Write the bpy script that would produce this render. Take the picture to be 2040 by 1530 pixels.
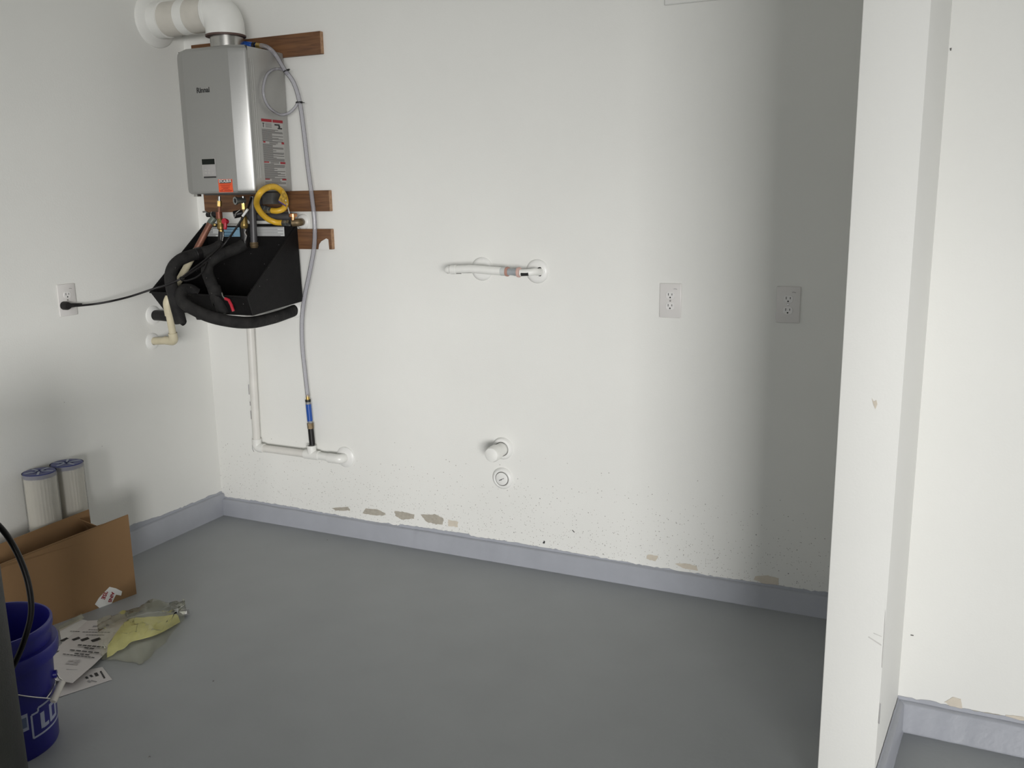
import bpy, bmesh, math, random
from mathutils import Vector, Matrix, noise
random.seed(7)
for o in list(bpy.data.objects): bpy.data.objects.remove(o)
SC = bpy.context.scene
COL = SC.collection

# ------------------------------------------------------------------ camera
FPX, YAW, PITCH, ROLL = 1800.22, 0.4416, 0.2044, -0.0159
CAM = Vector((3.0625, -3.1738, 1.485))
_f = Vector((-math.sin(YAW)*math.cos(PITCH), math.cos(YAW)*math.cos(PITCH), -math.sin(PITCH)))
_r0 = Vector((math.cos(YAW), math.sin(YAW), 0)); _u0 = _r0.cross(_f)
RT = math.cos(ROLL)*_r0 + math.sin(ROLL)*_u0
UP = -math.sin(ROLL)*_r0 + math.cos(ROLL)*_u0
FW = _f
cd = bpy.data.cameras.new('camera'); cam = bpy.data.objects.new('camera', cd); COL.objects.link(cam)
cd.sensor_fit = 'HORIZONTAL'; cd.sensor_width = 36.0; cd.lens = FPX/2040*36.0
cd.clip_start = 0.02; cd.clip_end = 100
cam.matrix_world = Matrix(((RT.x, UP.x, -FW.x, CAM.x), (RT.y, UP.y, -FW.y, CAM.y), (RT.z, UP.z, -FW.z, CAM.z), (0, 0, 0, 1)))
SC.camera = cam

# ------------------------------------------------------------------ world, lights, exposure
SC.view_settings.view_transform = 'Standard'; SC.view_settings.look = 'None'
SC.view_settings.gamma = 1.0; SC.view_settings.use_curve_mapping = False
SC.view_settings.exposure = -0.64
SC.cycles.use_denoising = True
SC.cycles.max_bounces = 10; SC.cycles.diffuse_bounces = 6; SC.cycles.transparent_max_bounces = 16
w = bpy.data.worlds.new('sky'); SC.world = w; w.use_nodes = True
bg = w.node_tree.nodes['Background']; bg.inputs[0].default_value = (0.62, 0.72, 0.85, 1); bg.inputs[1].default_value = 0.6
def area(name, loc, direction, sx, sy, power, color):
    l = bpy.data.lights.new(name, 'AREA'); l.shape = 'RECTANGLE'; l.size = sx; l.size_y = sy
    l.energy = power; l.color = color
    o = bpy.data.objects.new(name, l); COL.objects.link(o); o.location = loc
    o.rotation_euler = Vector(direction).to_track_quat('-Z', 'Y').to_euler()
    return o
# daylight from the bright street seen through the half-raised garage door
area('street_daylight', (11.4, -16.0, 1.5), (-0.52, 0.86, 0.0), 7.4, 3.6, 4150, (1.0, 0.985, 0.96))
# added soft fill lamp at an invented opening behind the camera, lifts the shade
area('rear_fill_light', (2.0, -6.62, 1.0), (0.05, 1, 0.0), 2.8, 1.9, 15, (1.0, 0.985, 0.955))

# ------------------------------------------------------------------ helpers
def ray(u, v): return FW + RT*((u-1020)/FPX) - UP*((v-765)/FPX)
def aty(u, v, y): d = ray(u, v); return CAM + d*((y-CAM.y)/d.y)     # point of the plane y = const
def atx(u, v, x): d = ray(u, v); return CAM + d*((x-CAM.x)/d.x)     # point of the plane x = const
def atz(u, v, z=0.0): d = ray(u, v); return CAM + d*((z-CAM.z)/d.z) # point of the plane z = const
def V(*a): return Vector(a)
WLOC = {}

def frame(d):
    d = d.normalized(); a = V(0, 0, 1) if abs(d.z) < 0.9 else V(1, 0, 0)
    x = d.cross(a).normalized(); return x, d.cross(x).normalized()
def catmull(P, n=6):
    P = [Vector(p) for p in P]
    if len(P) < 3: return P
    out = []
    for i in range(len(P)-1):
        p1, p2 = P[i], P[i+1]
        p0 = P[i-1] if i else p1*2-p2
        p3 = P[i+2] if i+2 < len(P) else p2*2-p1
        for k in range(n):
            t = k/n
            out.append(0.5*((2*p1)+(p2-p0)*t+(2*p0-5*p1+4*p2-p3)*t*t+(3*p1-p0-3*p2+p3)*t**3))
    out.append(P[-1]); return out
def rounded(P, r, n=5):
    """polyline with its corners rounded to radius r"""
    P = [Vector(p) for p in P]; out = [P[0]]
    for i in range(1, len(P)-1):
        a, b, c = P[i-1], P[i], P[i+1]
        d1 = (a-b); d2 = (c-b); q = min(r, d1.length*.49, d2.length*.49)
        s, e = b+d1.normalized()*q, b+d2.normalized()*q
        for k in range(n+1):
            t = k/n; out.append(s*(1-t)**2+b*2*t*(1-t)+e*t*t)
    out.append(P[-1]); return out

class MB:
    def __init__(s): s.v = []; s.f = []
    def add(s, vs, fs):
        o = len(s.v); s.v += [Vector(p) for p in vs]; s.f += [[i+o for i in f] for f in fs]; return s
    def box(s, a, b):
        x0, y0, z0 = a; x1, y1, z1 = b
        return s.hexa([(x0,y0,z0),(x1,y0,z0),(x1,y1,z0),(x0,y1,z0)], [(x0,y0,z1),(x1,y0,z1),(x1,y1,z1),(x0,y1,z1)])
    def hexa(s, lo, hi):
        return s.add(list(lo)+list(hi), [(3,2,1,0),(4,5,6,7),(0,1,5,4),(1,2,6,5),(2,3,7,6),(3,0,4,7)])
    def obox(s, c, ax, ay, az):
        """oriented box: centre and three half-axis vectors"""
        c, ax, ay, az = map(Vector, (c, ax, ay, az))
        return s.hexa([c-ax-ay-az, c+ax-ay-az, c+ax+ay-az, c-ax+ay-az], [c-ax-ay+az, c+ax-ay+az, c+ax+ay+az, c-ax+ay+az])
    def prism(s, poly, ext):
        n = len(poly); P = [Vector(p) for p in poly]; e = Vector(ext)
        return s.add(P+[p+e for p in P], [list(range(n))[::-1], list(range(n, 2*n))]+[(i, (i+1) % n, n+(i+1) % n, n+i) for i in range(n)])
    def lathe(s, p0, axis, prof, seg=20, sx=1.0):
        """prof: (distance along axis, radius) from one end to the other; radius 0 closes"""
        p0 = Vector(p0); ax = Vector(axis).normalized(); x, y = frame(ax); vs = []; fs = []; rows = []
        for d, r in prof:
            if r <= 1e-7: rows.append([len(vs)]); vs.append(p0+ax*d)
            else:
                rows.append(list(range(len(vs), len(vs)+seg)))
                vs += [p0+ax*d+(x*math.cos(2*math.pi*k/seg)*sx+y*math.sin(2*math.pi*k/seg))*r for k in range(seg)]
        for a, b in zip(rows, rows[1:]):
            for k in range(seg):
                k2 = (k+1) % seg
                if len(a) == 1 and len(b) == 1: continue
                if len(a) == 1: fs.append((a[0], b[k2], b[k]))
                elif len(b) == 1: fs.append((a[k], a[k2], b[0]))
                else: fs.append((a[k], a[k2], b[k2], b[k]))
        return s.add(vs, fs)
    def cyl(s, p0, p1, r, seg=16, r1=None):
        p0, p1 = Vector(p0), Vector(p1); L = (p1-p0).length; r1 = r if r1 is None else r1
        return s.lathe(p0, p1-p0, [(0, 0), (0, r), (L, r1), (L, 0)], seg)
    def tube(s, path, r, seg=12, rf=None, caps=True):
        P = [Vector(p) for p in path]; n = len(P); vs = []; fs = []
        T = [(P[min(i+1, n-1)]-P[max(i-1, 0)]).normalized() for i in range(n)]
        x, _ = frame(T[0]); 
        for i in range(n):
            x = (x-T[i]*x.dot(T[i])).normalized(); y = T[i].cross(x)
            rr = r*(rf(i/(n-1)) if rf else 1)
            vs += [P[i]+(x*math.cos(2*math.pi*k/seg)+y*math.sin(2*math.pi*k/seg))*rr for k in range(seg)]
        for i in range(n-1):
            for k in range(seg): fs.append((i*seg+k, i*seg+(k+1) % seg, (i+1)*seg+(k+1) % seg, (i+1)*seg+k))
        if caps: fs += [list(range(seg))[::-1], list(range((n-1)*seg, n*seg))]
        return s.add(vs, fs)
    def grid(s, rows):
        n = len(rows[0]); vs = [p for r in rows for p in r]
        return s.add(vs, [(i*n+k, i*n+k+1, (i+1)*n+k+1, (i+1)*n+k) for i in range(len(rows)-1) for k in range(n-1)])
    def sheet(s, rows, t=(0, 0, 0.0008)):
        """a grid given a thickness"""
        m, n = len(rows), len(rows[0]); t = Vector(t); top = [Vector(p)+t for r in rows for p in r]; bot = [Vector(p) for r in rows for p in r]
        N = m*n; fs = []
        for i in range(m-1):
            for k in range(n-1):
                q = (i*n+k, i*n+k+1, (i+1)*n+k+1, (i+1)*n+k); fs.append(q); fs.append(tuple(N+j for j in q[::-1]))
        rim = [k for k in range(n)]+[i*n+n-1 for i in range(1, m)]+[(m-1)*n+k for k in range(n-2, -1, -1)]+[i*n for i in range(m-2, 0, -1)]
        for a, b in zip(rim, rim[1:]+rim[:1]): fs.append((a, N+a, N+b, b))
        return s.add(top+bot, fs)
    def build(s, name, mat, parent=None, bevel=0, bseg=2, smooth=38, label=None, bevel_filter=None):
        off = WLOC.get(parent.name, V(0, 0, 0)) if parent else V(0, 0, 0)
        me = bpy.data.meshes.new(name)
        me.from_pydata([tuple(p-off) for p in s.v], [], [tuple(f) for f in s.f])
        bm = bmesh.new(); bm.from_mesh(me); bmesh.ops.recalc_face_normals(bm, faces=bm.faces)
        if bevel:
            ed = [e for e in bm.edges if len(e.link_faces) == 2 and e.calc_face_angle(0) > 0.5 and (bevel_filter is None or bevel_filter(e, off))]
            bmesh.ops.bevel(bm, geom=ed, offset=bevel, segments=bseg, profile=0.5, affect='EDGES', clamp_overlap=True)
        bm.to_mesh(me); bm.free()
        if smooth:
            me.shade_smooth(); me.set_sharp_from_angle(angle=math.radians(smooth))
        me.materials.append(mat)
        o = bpy.data.objects.new(name, me); COL.objects.link(o)
        if parent: o.parent = parent
        WLOC[o.name] = off.copy()
        if label: o['label'] = label
        return o
def tag(o, label, cat, group=None, kind=None):
    if label: o['label'] = label
    if cat: o['category'] = cat
    if group: o['group'] = group
    if kind: o['kind'] = kind
    return o
def thing(name, loc, label, cat, group=None):
    o = bpy.data.objects.new(name, None); o.empty_display_size = 0.05; COL.objects.link(o); o.location = loc
    WLOC[o.name] = Vector(loc); return tag(o, label, cat, group)
def struct(o): o['kind'] = 'structure'; return o
def text_mesh(txt, size, origin, xdir, ydir, name, mat, parent, depth=0.0004, align='LEFT', shear=0.0, sx=1.0, offset=0.0):
    c = bpy.data.curves.new('t', 'FONT'); c.body = txt; c.size = size; c.extrude = depth; c.align_x = align; c.shear = shear; c.offset = offset; c.resolution_u = 3
    t = bpy.data.objects.new('t', c); COL.objects.link(t)
    me = bpy.data.meshes.new_from_object(t); bpy.data.objects.remove(t); bpy.data.curves.remove(c)
    x = Vector(xdir).normalized(); y = Vector(ydir); y = (y-x*y.dot(x)).normalized(); z = x.cross(y)
    off = WLOC.get(parent.name, V(0, 0, 0)) if parent else V(0, 0, 0)
    for v in me.vertices: v.co = Vector(origin)+x*v.co.x*sx+y*v.co.y+z*v.co.z-off
    me.materials.clear(); me.materials.append(mat); me.name = name
    o = bpy.data.objects.new(name, me); COL.objects.link(o)
    if parent: o.parent = parent
    WLOC[o.name] = off.copy(); return o

# ------------------------------------------------------------------ materials
def srgb(r, g, b):
    f = lambda c: (c/255/12.92) if c/255 <= 0.04045 else ((c/255+0.055)/1.055)**2.4
    return (f(r), f(g), f(b), 1)
def mat(name, col, rough=0.5, metal=0.0, var=0.0, vscale=8.0, bump=0.0, bscale=60.0, spec=0.5, dark=None):
    m = bpy.data.materials.new(name); m.use_nodes = True; nt = m.node_tree; b = nt.nodes['Principled BSDF']
    b.inputs['Base Color'].default_value = col; b.inputs['Roughness'].default_value = rough; b.inputs['Metallic'].default_value = metal
    b.inputs['Specular IOR Level'].default_value = spec
    tc = nt.nodes.new('ShaderNodeTexCoord')
    if var:
        n = nt.nodes.new('ShaderNodeTexNoise'); n.inputs['Scale'].default_value = vscale; n.inputs['Detail'].default_value = 5
        nt.links.new(tc.outputs['Object'], n.inputs['Vector'])
        r = nt.nodes.new('ShaderNodeMapRange'); r.inputs[1].default_value = 0.3; r.inputs[2].default_value = 0.7
        nt.links.new(n.outputs['Fac'], r.inputs[0])
        mx = nt.nodes.new('ShaderNodeMix'); mx.data_type = 'RGBA'
        d = dark or tuple(c*(1-var) for c in col[:3])+(1,)
        mx.inputs['A'].default_value = col; mx.inputs['B'].default_value = d
        nt.links.new(r.outputs[0], mx.inputs['Factor']); nt.links.new(mx.outputs['Result'], b.inputs['Base Color'])
    if bump:
        n2 = nt.nodes.new('ShaderNodeTexNoise'); n2.inputs['Scale'].default_value = bscale; n2.inputs['Detail'].default_value = 3
        nt.links.new(tc.outputs['Object'], n2.inputs['Vector'])
        bp = nt.nodes.new('ShaderNodeBump'); bp.inputs['Strength'].default_value = bump; bp.inputs['Distance'].default_value = 0.01
        nt.links.new(n2.outputs['Fac'], bp.inputs['Height']); nt.links.new(bp.outputs['Normal'], b.inputs['Normal'])
    return m
def wall_mat(name, col, specks=True):
    m = mat(name, col, rough=0.62, var=0.035, vscale=2.2, bump=0.05, bscale=150, spec=0.3)
    nt = m.node_tree; b = nt.nodes['Principled BSDF']; L = nt.links
    src = b.inputs['Base Color'].links[0].from_socket
    tc = nt.nodes.new('ShaderNodeTexCoord'); sep = nt.nodes.new('ShaderNodeSeparateXYZ'); L.new(tc.outputs['Object'], sep.inputs[0])
    def speck(scale, rad, top, dens, prev, colr, strength):
        vo = nt.nodes.new('ShaderNodeTexVoronoi'); vo.inputs['Scale'].default_value = scale; L.new(tc.outputs['Object'], vo.inputs['Vector'])
        lt = nt.nodes.new('ShaderNodeMath'); lt.operation = 'LESS_THAN'; L.new(vo.outputs['Distance'], lt.inputs[0]); lt.inputs[1].default_value = rad
        mr = nt.nodes.new('ShaderNodeMapRange'); L.new(sep.outputs['Z'], mr.inputs[0])
        mr.inputs[1].default_value = 0.1; mr.inputs[2].default_value = top; mr.inputs[3].default_value = dens; mr.inputs[4].default_value = 0.0
        sc = nt.nodes.new('ShaderNodeSeparateColor'); L.new(vo.outputs['Color'], sc.inputs[0])
        l2 = nt.nodes.new('ShaderNodeMath'); l2.operation = 'LESS_THAN'; L.new(sc.outputs[0], l2.inputs[0]); L.new(mr.outputs[0], l2.inputs[1])
        mu = nt.nodes.new('ShaderNodeMath'); mu.operation = 'MULTIPLY'; L.new(lt.outputs[0], mu.inputs[0]); L.new(l2.outputs[0], mu.inputs[1])
        m2 = nt.nodes.new('ShaderNodeMath'); m2.operation = 'MULTIPLY'; L.new(mu.outputs[0], m2.inputs[0]); m2.inputs[1].default_value = strength
        mx = nt.nodes.new('ShaderNodeMix'); mx.data_type = 'RGBA'; L.new(m2.outputs[0], mx.inputs['Factor']); L.new(prev, mx.inputs['A']); mx.inputs['B'].default_value = colr
        return mx.outputs['Result']
    if specks:
        o = speck(64, 0.13, 0.48, 0.65, src, (0.22, 0.20, 0.18, 1), 0.65)
        o = speck(120, 0.20, 0.40, 0.60, o, (0.3, 0.28, 0.25, 1), 0.55)
        o = speck(34, 0.085, 0.42, 0.22, o, (0.12, 0.11, 0.10, 1), 0.7)
    else:
        o = speck(12, 0.03, 0.9, 0.12, src, (0.3, 0.29, 0.27, 1), 0.5)
    L.new(o, b.inputs['Base Color'])
    return m
def wood_mat(name, c1, c2):
    m = mat(name, c1, rough=0.55); nt = m.node_tree; b = nt.nodes['Principled BSDF']; L = nt.links
    tc = nt.nodes.new('ShaderNodeTexCoord'); mp = nt.nodes.new('ShaderNodeMapping'); mp.inputs['Scale'].default_value = (2.2, 30, 30)
    n = nt.nodes.new('ShaderNodeTexNoise'); n.inputs['Scale'].default_value = 3.0; n.inputs['Detail'].default_value = 6; n.inputs['Distortion'].default_value = 0.6
    L.new(tc.outputs['Object'], mp.inputs[0]); L.new(mp.outputs[0], n.inputs['Vector'])
    mx = nt.nodes.new('ShaderNodeMix'); mx.data_type = 'RGBA'; mx.inputs['A'].default_value = c1; mx.inputs['B'].default_value = c2
    mr = nt.nodes.new('ShaderNodeMapRange'); mr.inputs[1].default_value = 0.35; mr.inputs[2].default_value = 0.65; L.new(n.outputs['Fac'], mr.inputs[0])
    L.new(mr.outputs[0], mx.inputs['Factor']); L.new(mx.outputs['Result'], b.inputs['Base Color'])
    return m
def clear_mat(name, tint, alpha, rough=0.12, haze=(0.7, 0.7, 0.7, 1), hz=0.25):
    """thin clear plastic: mostly see-through, with a gloss and a slight milky haze"""
    m = bpy.data.materials.new(name); m.use_nodes = True; nt = m.node_tree; nt.nodes.clear(); L = nt.links
    out = nt.nodes.new('ShaderNodeOutputMaterial'); tr = nt.nodes.new('ShaderNodeBsdfTransparent'); tr.inputs[0].default_value = tint
    df = nt.nodes.new('ShaderNodeBsdfDiffuse'); df.inputs[0].default_value = haze
    gl = nt.nodes.new('ShaderNodeBsdfGlossy'); gl.inputs['Roughness'].default_value = rough
    m1 = nt.nodes.new('ShaderNodeMixShader'); m1.inputs[0].default_value = hz; L.new(tr.outputs[0], m1.inputs[1]); L.new(df.outputs[0], m1.inputs[2])
    fr = nt.nodes.new('ShaderNodeLayerWeight'); fr.inputs['Blend'].default_value = alpha
    m2 = nt.nodes.new('ShaderNodeMixShader'); L.new(fr.outputs['Fresnel'], m2.inputs[0]); L.new(m1.outputs[0], m2.inputs[1]); L.new(gl.outputs[0], m2.inputs[2])
    L.new(m2.outputs[0], out.inputs[0]); return m

WALL = wall_mat('wall_paint', (0.79, 0.79, 0.762, 1))
WALLP = wall_mat('wall_paint_plain', (0.79, 0.79, 0.762, 1), False)
CEIL = mat('ceiling_paint', (0.78, 0.78, 0.76, 1), 0.8)
FLOOR = mat('floor_epoxy', (0.345, 0.36, 0.372, 1), 0.45, var=0.06, vscale=5, bump=0.04, bscale=60, spec=0.4)
CURB = mat('curb_paint', (0.375, 0.39, 0.435, 1), 0.4, var=0.08, vscale=9, bump=0.12, bscale=40)
BARE = mat('bare_plaster', srgb(178, 172, 160), 0.9, var=0.2, vscale=60)
TANP = mat('old_cream_paint', srgb(212, 203, 188), 0.7, var=0.1, vscale=40)
PVC = mat('white_pvc', (0.80, 0.80, 0.77, 1), 0.32, var=0.05, vscale=14)
PVCD = mat('grimy_pvc', srgb(212, 208, 199), 0.4, var=0.14, vscale=12)
PVCL = mat('handled_pvc', (0.735, 0.72, 0.68, 1), 0.36, var=0.08, vscale=14)
WHITE = mat('white_plastic', (0.78, 0.78, 0.76, 1), 0.35)
PLATE = mat('outlet_white', (0.70, 0.68, 0.665, 1), 0.35)
FACE = mat('socket_white', (0.76, 0.745, 0.735, 1), 0.35)
PAINTED = mat('painted_pipe', (0.82, 0.82, 0.79, 1), 0.4, var=0.05, vscale=30)
SILVER = mat('silver_enamel', (0.37, 0.37, 0.36, 1), 0.33, metal=0.6, var=0.03, vscale=200)
SILVERS = mat('silver_side', (0.40, 0.395, 0.38, 1), 0.42, metal=0.45, var=0.03, vscale=200)
STEEL = mat('steel', (0.55, 0.54, 0.52, 1), 0.25, metal=1.0, var=0.15, vscale=30)
ZINC = mat('zinc_fitting', (0.42, 0.44, 0.43, 1), 0.3, metal=0.9, var=0.2, vscale=40)
BRASS = mat('brass', (0.62, 0.44, 0.16, 1), 0.3, metal=0.9, var=0.35, vscale=60)
BRASSD = mat('dull_brass', (0.22, 0.16, 0.09, 1), 0.5, metal=0.6, var=0.3, vscale=60)
COPPER = mat('copper', (0.78, 0.36, 0.17, 1), 0.28, metal=0.95, var=0.3, vscale=50)
COPPERD = mat('aged_copper', (0.27, 0.115, 0.075, 1), 0.5, metal=0.35, var=0.4, vscale=40)
VERD = mat('verdigris_fitting', (0.17, 0.20, 0.17, 1), 0.5, metal=0.3, var=0.3, vscale=60)
RUST = mat('red_brass', (0.22, 0.07, 0.04, 1), 0.45, metal=0.4, var=0.3, vscale=60)
FOAM = mat('black_pipe_foam', (0.010, 0.0095, 0.010, 1), 0.8, var=0.5, vscale=22, bump=0.25, bscale=70, spec=0.25, dark=(0.026, 0.025, 0.024, 1))
BLKG = mat('black_rubber', (0.009, 0.008, 0.0085, 1), 0.42, spec=0.35)
BLKP = mat('black_tray_plastic', (0.007, 0.0065, 0.007, 1), 0.55, var=0.3, vscale=30, bump=0.15, bscale=220, spec=0.2)
def add_flecks(m, scale, rad, dens, col):
    nt = m.node_tree; L = nt.links; bs = nt.nodes['Principled BSDF']; src = bs.inputs['Base Color'].links[0].from_socket
    tc = nt.nodes.new('ShaderNodeTexCoord'); vo = nt.nodes.new('ShaderNodeTexVoronoi'); vo.inputs['Scale'].default_value = scale; L.new(tc.outputs['Object'], vo.inputs['Vector'])
    lt = nt.nodes.new('ShaderNodeMath'); lt.operation = 'LESS_THAN'; L.new(vo.outputs['Distance'], lt.inputs[0]); lt.inputs[1].default_value = rad
    se = nt.nodes.new('ShaderNodeSeparateColor'); L.new(vo.outputs['Color'], se.inputs[0])
    l2 = nt.nodes.new('ShaderNodeMath'); l2.operation = 'LESS_THAN'; L.new(se.outputs[0], l2.inputs[0]); l2.inputs[1].default_value = dens
    mu = nt.nodes.new('ShaderNodeMath'); mu.operation = 'MULTIPLY'; L.new(lt.outputs[0], mu.inputs[0]); L.new(l2.outputs[0], mu.inputs[1])
    mx = nt.nodes.new('ShaderNodeMix'); mx.data_type = 'RGBA'; L.new(mu.outputs[0], mx.inputs['Factor']); L.new(src, mx.inputs['A']); mx.inputs['B'].default_value = col
    L.new(mx.outputs['Result'], bs.inputs['Base Color'])
add_flecks(BLKP, 70, 0.12, 0.07, (0.14, 0.14, 0.14, 1)); add_flecks(FOAM, 70, 0.15, 0.07, (0.09, 0.085, 0.08, 1))
BLACK = mat('black', (0.008, 0.008, 0.008, 1), 0.5)
GREYP = mat('grey_pipe_paint', (0.07, 0.068, 0.073, 1), 0.4, var=0.2, vscale=20)
CPVC = mat('cream_cpvc', (0.62, 0.56, 0.40, 1), 0.45, var=0.12, vscale=25)
YELLOW = mat('yellow_sleeve', (0.72, 0.43, 0.035, 1), 0.4, var=0.12, vscale=30)
YTAG = mat('yellow_tag', (0.72, 0.46, 0.06, 1), 0.5, var=0.3, vscale=80, dark=(0.25, 0.15, 0.03, 1))
RED = mat('red_plastic', (0.42, 0.012, 0.03, 1), 0.35)
RPRINT = mat('red_print', srgb(150, 35, 45), 0.6)
ORANGE = mat('orange_label', (0.80, 0.10, 0.025, 1), 0.55)
INK = mat('black_ink', (0.03, 0.03, 0.03, 1), 0.7)
GINK = mat('grey_ink', (0.12, 0.115, 0.11, 1), 0.7)
LINK = mat('light_ink', (0.30, 0.29, 0.30, 1), 0.7)
LABELW = mat('label_white', (0.62, 0.63, 0.63, 1), 0.5)
LABELB = mat('label_blue', (0.22, 0.40, 0.55, 1), 0.5)
LABELT = mat('label_teal', (0.10, 0.30, 0.36, 1), 0.5)
LABELG = mat('label_grey', (0.40, 0.39, 0.375, 1), 0.5)
WOOD = wood_mat('cedar_board', (0.185, 0.085, 0.034, 1), (0.10, 0.042, 0.017, 1))
WOODE = wood_mat('cedar_end_grain', (0.42, 0.25, 0.14, 1), (0.27, 0.15, 0.08, 1))
CARD = mat('cardboard', (0.28, 0.162, 0.074, 1), 0.85, var=0.12, vscale=3, bump=0.05, bscale=90)
BLUEP = mat('blue_bucket_plastic', (0.011, 0.010, 0.215, 1), 0.38, var=0.08, vscale=5)
BLUEV = mat('blue_valve_plastic', (0.014, 0.075, 0.34, 1), 0.3)
NAVY = mat('blue_cartridge_cap', (0.035, 0.045, 0.19, 1), 0.35, var=0.2, vscale=40)
PLEAT = mat('pleated_filter', (0.66, 0.63, 0.55, 1), 0.8, var=0.06, vscale=30)
PRINTB = mat('pale_blue_print', (0.42, 0.45, 0.58, 1), 0.5)
PAPER = mat('paper', (0.62, 0.59, 0.58, 1), 0.8, var=0.04, vscale=20)
PAPERW = mat('white_paper', (0.72, 0.71, 0.69, 1), 0.8)
YSHEET = mat('yellow_sheet', (0.76, 0.72, 0.27, 1), 0.6, var=0.14, vscale=25)
TANK = mat('charcoal_tank_plastic', (0.022, 0.023, 0.019, 1), 0.55, var=0.2, vscale=40, bump=0.1, bscale=200)
VINYL = clear_mat('clear_vinyl', (0.88, 0.88, 0.90, 1), 0.25, haze=(0.62, 0.61, 0.66, 1), hz=0.30)
FILM = clear_mat('clear_film', (0.98, 0.98, 0.95, 1), 0.22, rough=0.12, haze=(0.88, 0.86, 0.58, 1), hz=0.08)
SHRINK = clear_mat('shrink_film_haze', (0.97, 0.97, 0.96, 1), 0.2, rough=0.2, haze=(0.85, 0.84, 0.80, 1), hz=0.30)
CLEARC = clear_mat('clear_cap', (0.85, 0.86, 0.86, 1), 0.4)
LCD = mat('lcd', (0.006, 0.009, 0.007, 1), 0.4, spec=0.2)
BRASSM = mat('weathered_brass', (0.36, 0.25, 0.085, 1), 0.38, metal=0.8, var=0.45, vscale=70)

# ================================================================== the setting
YF = -6.6                                   # front wall with the garage door opening
FIN = [(2.877, -1.02), (3.009, -1.02), (3.045, -0.633), (3.045, 0.0), (2.877, 0.0)]
def slab(name, a, b, m): return struct(MB().box(a, b).build(name, m, smooth=0))
slab('floor', (-0.1, YF-0.1, -0.08), (8.3, 0.1, 0.0), FLOOR)
slab('ceiling', (-0.1, YF-0.1, 2.75), (8.3, 0.1, 2.85), CEIL)
wall_back = slab('wall_back', (-0.1, 0.0, 0.0), (3.045, 0.1, 2.75), WALL)
wall_left = slab('wall_left', (-0.1, YF, 0.0), (0.0, 0.0, 2.75), WALLP)
wall_bay = slab('wall_bay', (3.045, -0.633, 0.0), (8.2, 0.1, 2.75), WALLP)
slab('wall_right', (8.2, YF, 0.0), (8.3, -0.633, 2.75), WALLP)
struct(MB().prism([(x, y, 0) for x, y in FIN], (0, 0, 2.75)).build('wall_partition', WALLP, bevel=0.003, smooth=30))
fm = MB().box((-0.1, YF-0.1, 0), (0.5, YF, 2.75)); fm.box((3.5, YF-0.1, 0), (3.7, YF, 2.75)); fm.box((7.5, YF-0.1, 0), (8.3, YF, 2.75))
fm.box((3.7, YF-0.1, 1.95), (7.5, YF, 2.75)); fm.box((0.5, YF-0.1, 2.05), (3.5, YF, 2.75))  # the left opening is invented, cut for the added fill lamp
struct(fm.build('wall_front', WALLP, smooth=0))
struct(MB().box((-0.5, YF-2.5, -0.10), (12, YF-0.1, -0.02)).build('trim_driveway', mat('concrete', (0.45, 0.44, 0.41, 1), 0.9, var=0.1), smooth=0))

# painted kerb along the walls: a low stem with a ragged painted line above it
def ragged(n, seed, amp): return [amp*(0.5+0.5*noise.noise(V(i*0.83, seed, 0)))+amp*0.8*max(0, noise.noise(V(i*0.21, seed+9, 0))) for i in range(n)]
def curb(name, p0, p1, out, h=0.086, t=0.019, amp=0.012, lift=None, seed=1.0, n=None):
    p0, p1, out = V(*p0, 0), V(*p1, 0), V(*out, 0); L = (p1-p0).length; n = n or int(L/0.012)
    rg = ragged(n+1, seed, amp); rows = []
    for i in range(n+1):
        s = i/n; q = p0.lerp(p1, s); w = 0.0012*noise.noise(V(i*0.31, seed, 3)); top = h+0.003+rg[i]+(lift(s*L) if lift else 0)
        hh = h+0.0015*noise.noise(V(i*0.12, seed, 5))
        rows.append([q+out*(t+0.003+w), q+out*(t+w)+V(0, 0, 0.004), q+out*(t-0.001+w)+V(0, 0, hh-0.004), q+out*(t-0.005+w)+V(0, 0, hh), q+out*0.0035+V(0, 0, hh+0.002), q+out*0.0022+V(0, 0, top), q+V(0, 0, top)])
    b = MB().grid(rows); k = len(rows[0])
    b.add(rows[0], [list(range(k))]); b.add(rows[-1], [list(range(k))])
    return struct(b.build(name, CURB, smooth=50))
curb('baseboard_back', (0.0, 0.0), (2.877, 0.0), (0, -1), h=0.079, amp=0.009, seed=2.0, lift=lambda s: 0.004*math.sin(s*5)+(0.008 if 1.0 < s < 1.35 else 0))
curb('baseboard_left', (0.0, -0.002), (0.0, -2.6), (1, 0), seed=5.0, amp=0.010,
     h=0.104, lift=lambda s: 0.001+0.004*max(0, min(1, (s-0.2)/0.15))+0.012*max(0, min(1, (s-0.40)/0.12)))
#lambda s: 0.004+0.005*max(0, min(1, (s-0.2)/0.15))+0.012*max(0, min(1, (s-0.40)/0.12)))
curb('baseboard_bay', (3.045, -0.633), (5.6, -0.633), (0, -1), seed=8.0, amp=0.008, lift=lambda s: 0.004)
_d = (V(3.009, -1.02, 0)-V(3.045, -0.633, 0)).normalized()
curb('baseboard_return', (3.0455, -0.64), (3.0105, -1.018), (-_d.y, _d.x) if -_d.y > 0 else (_d.y, -_d.x), seed=11.0, amp=0.006)
curb('baseboard_partition', (2.877, -0.02), (2.877, -0.72), (-1, 0), seed=14.0, amp=0.006)

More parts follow.
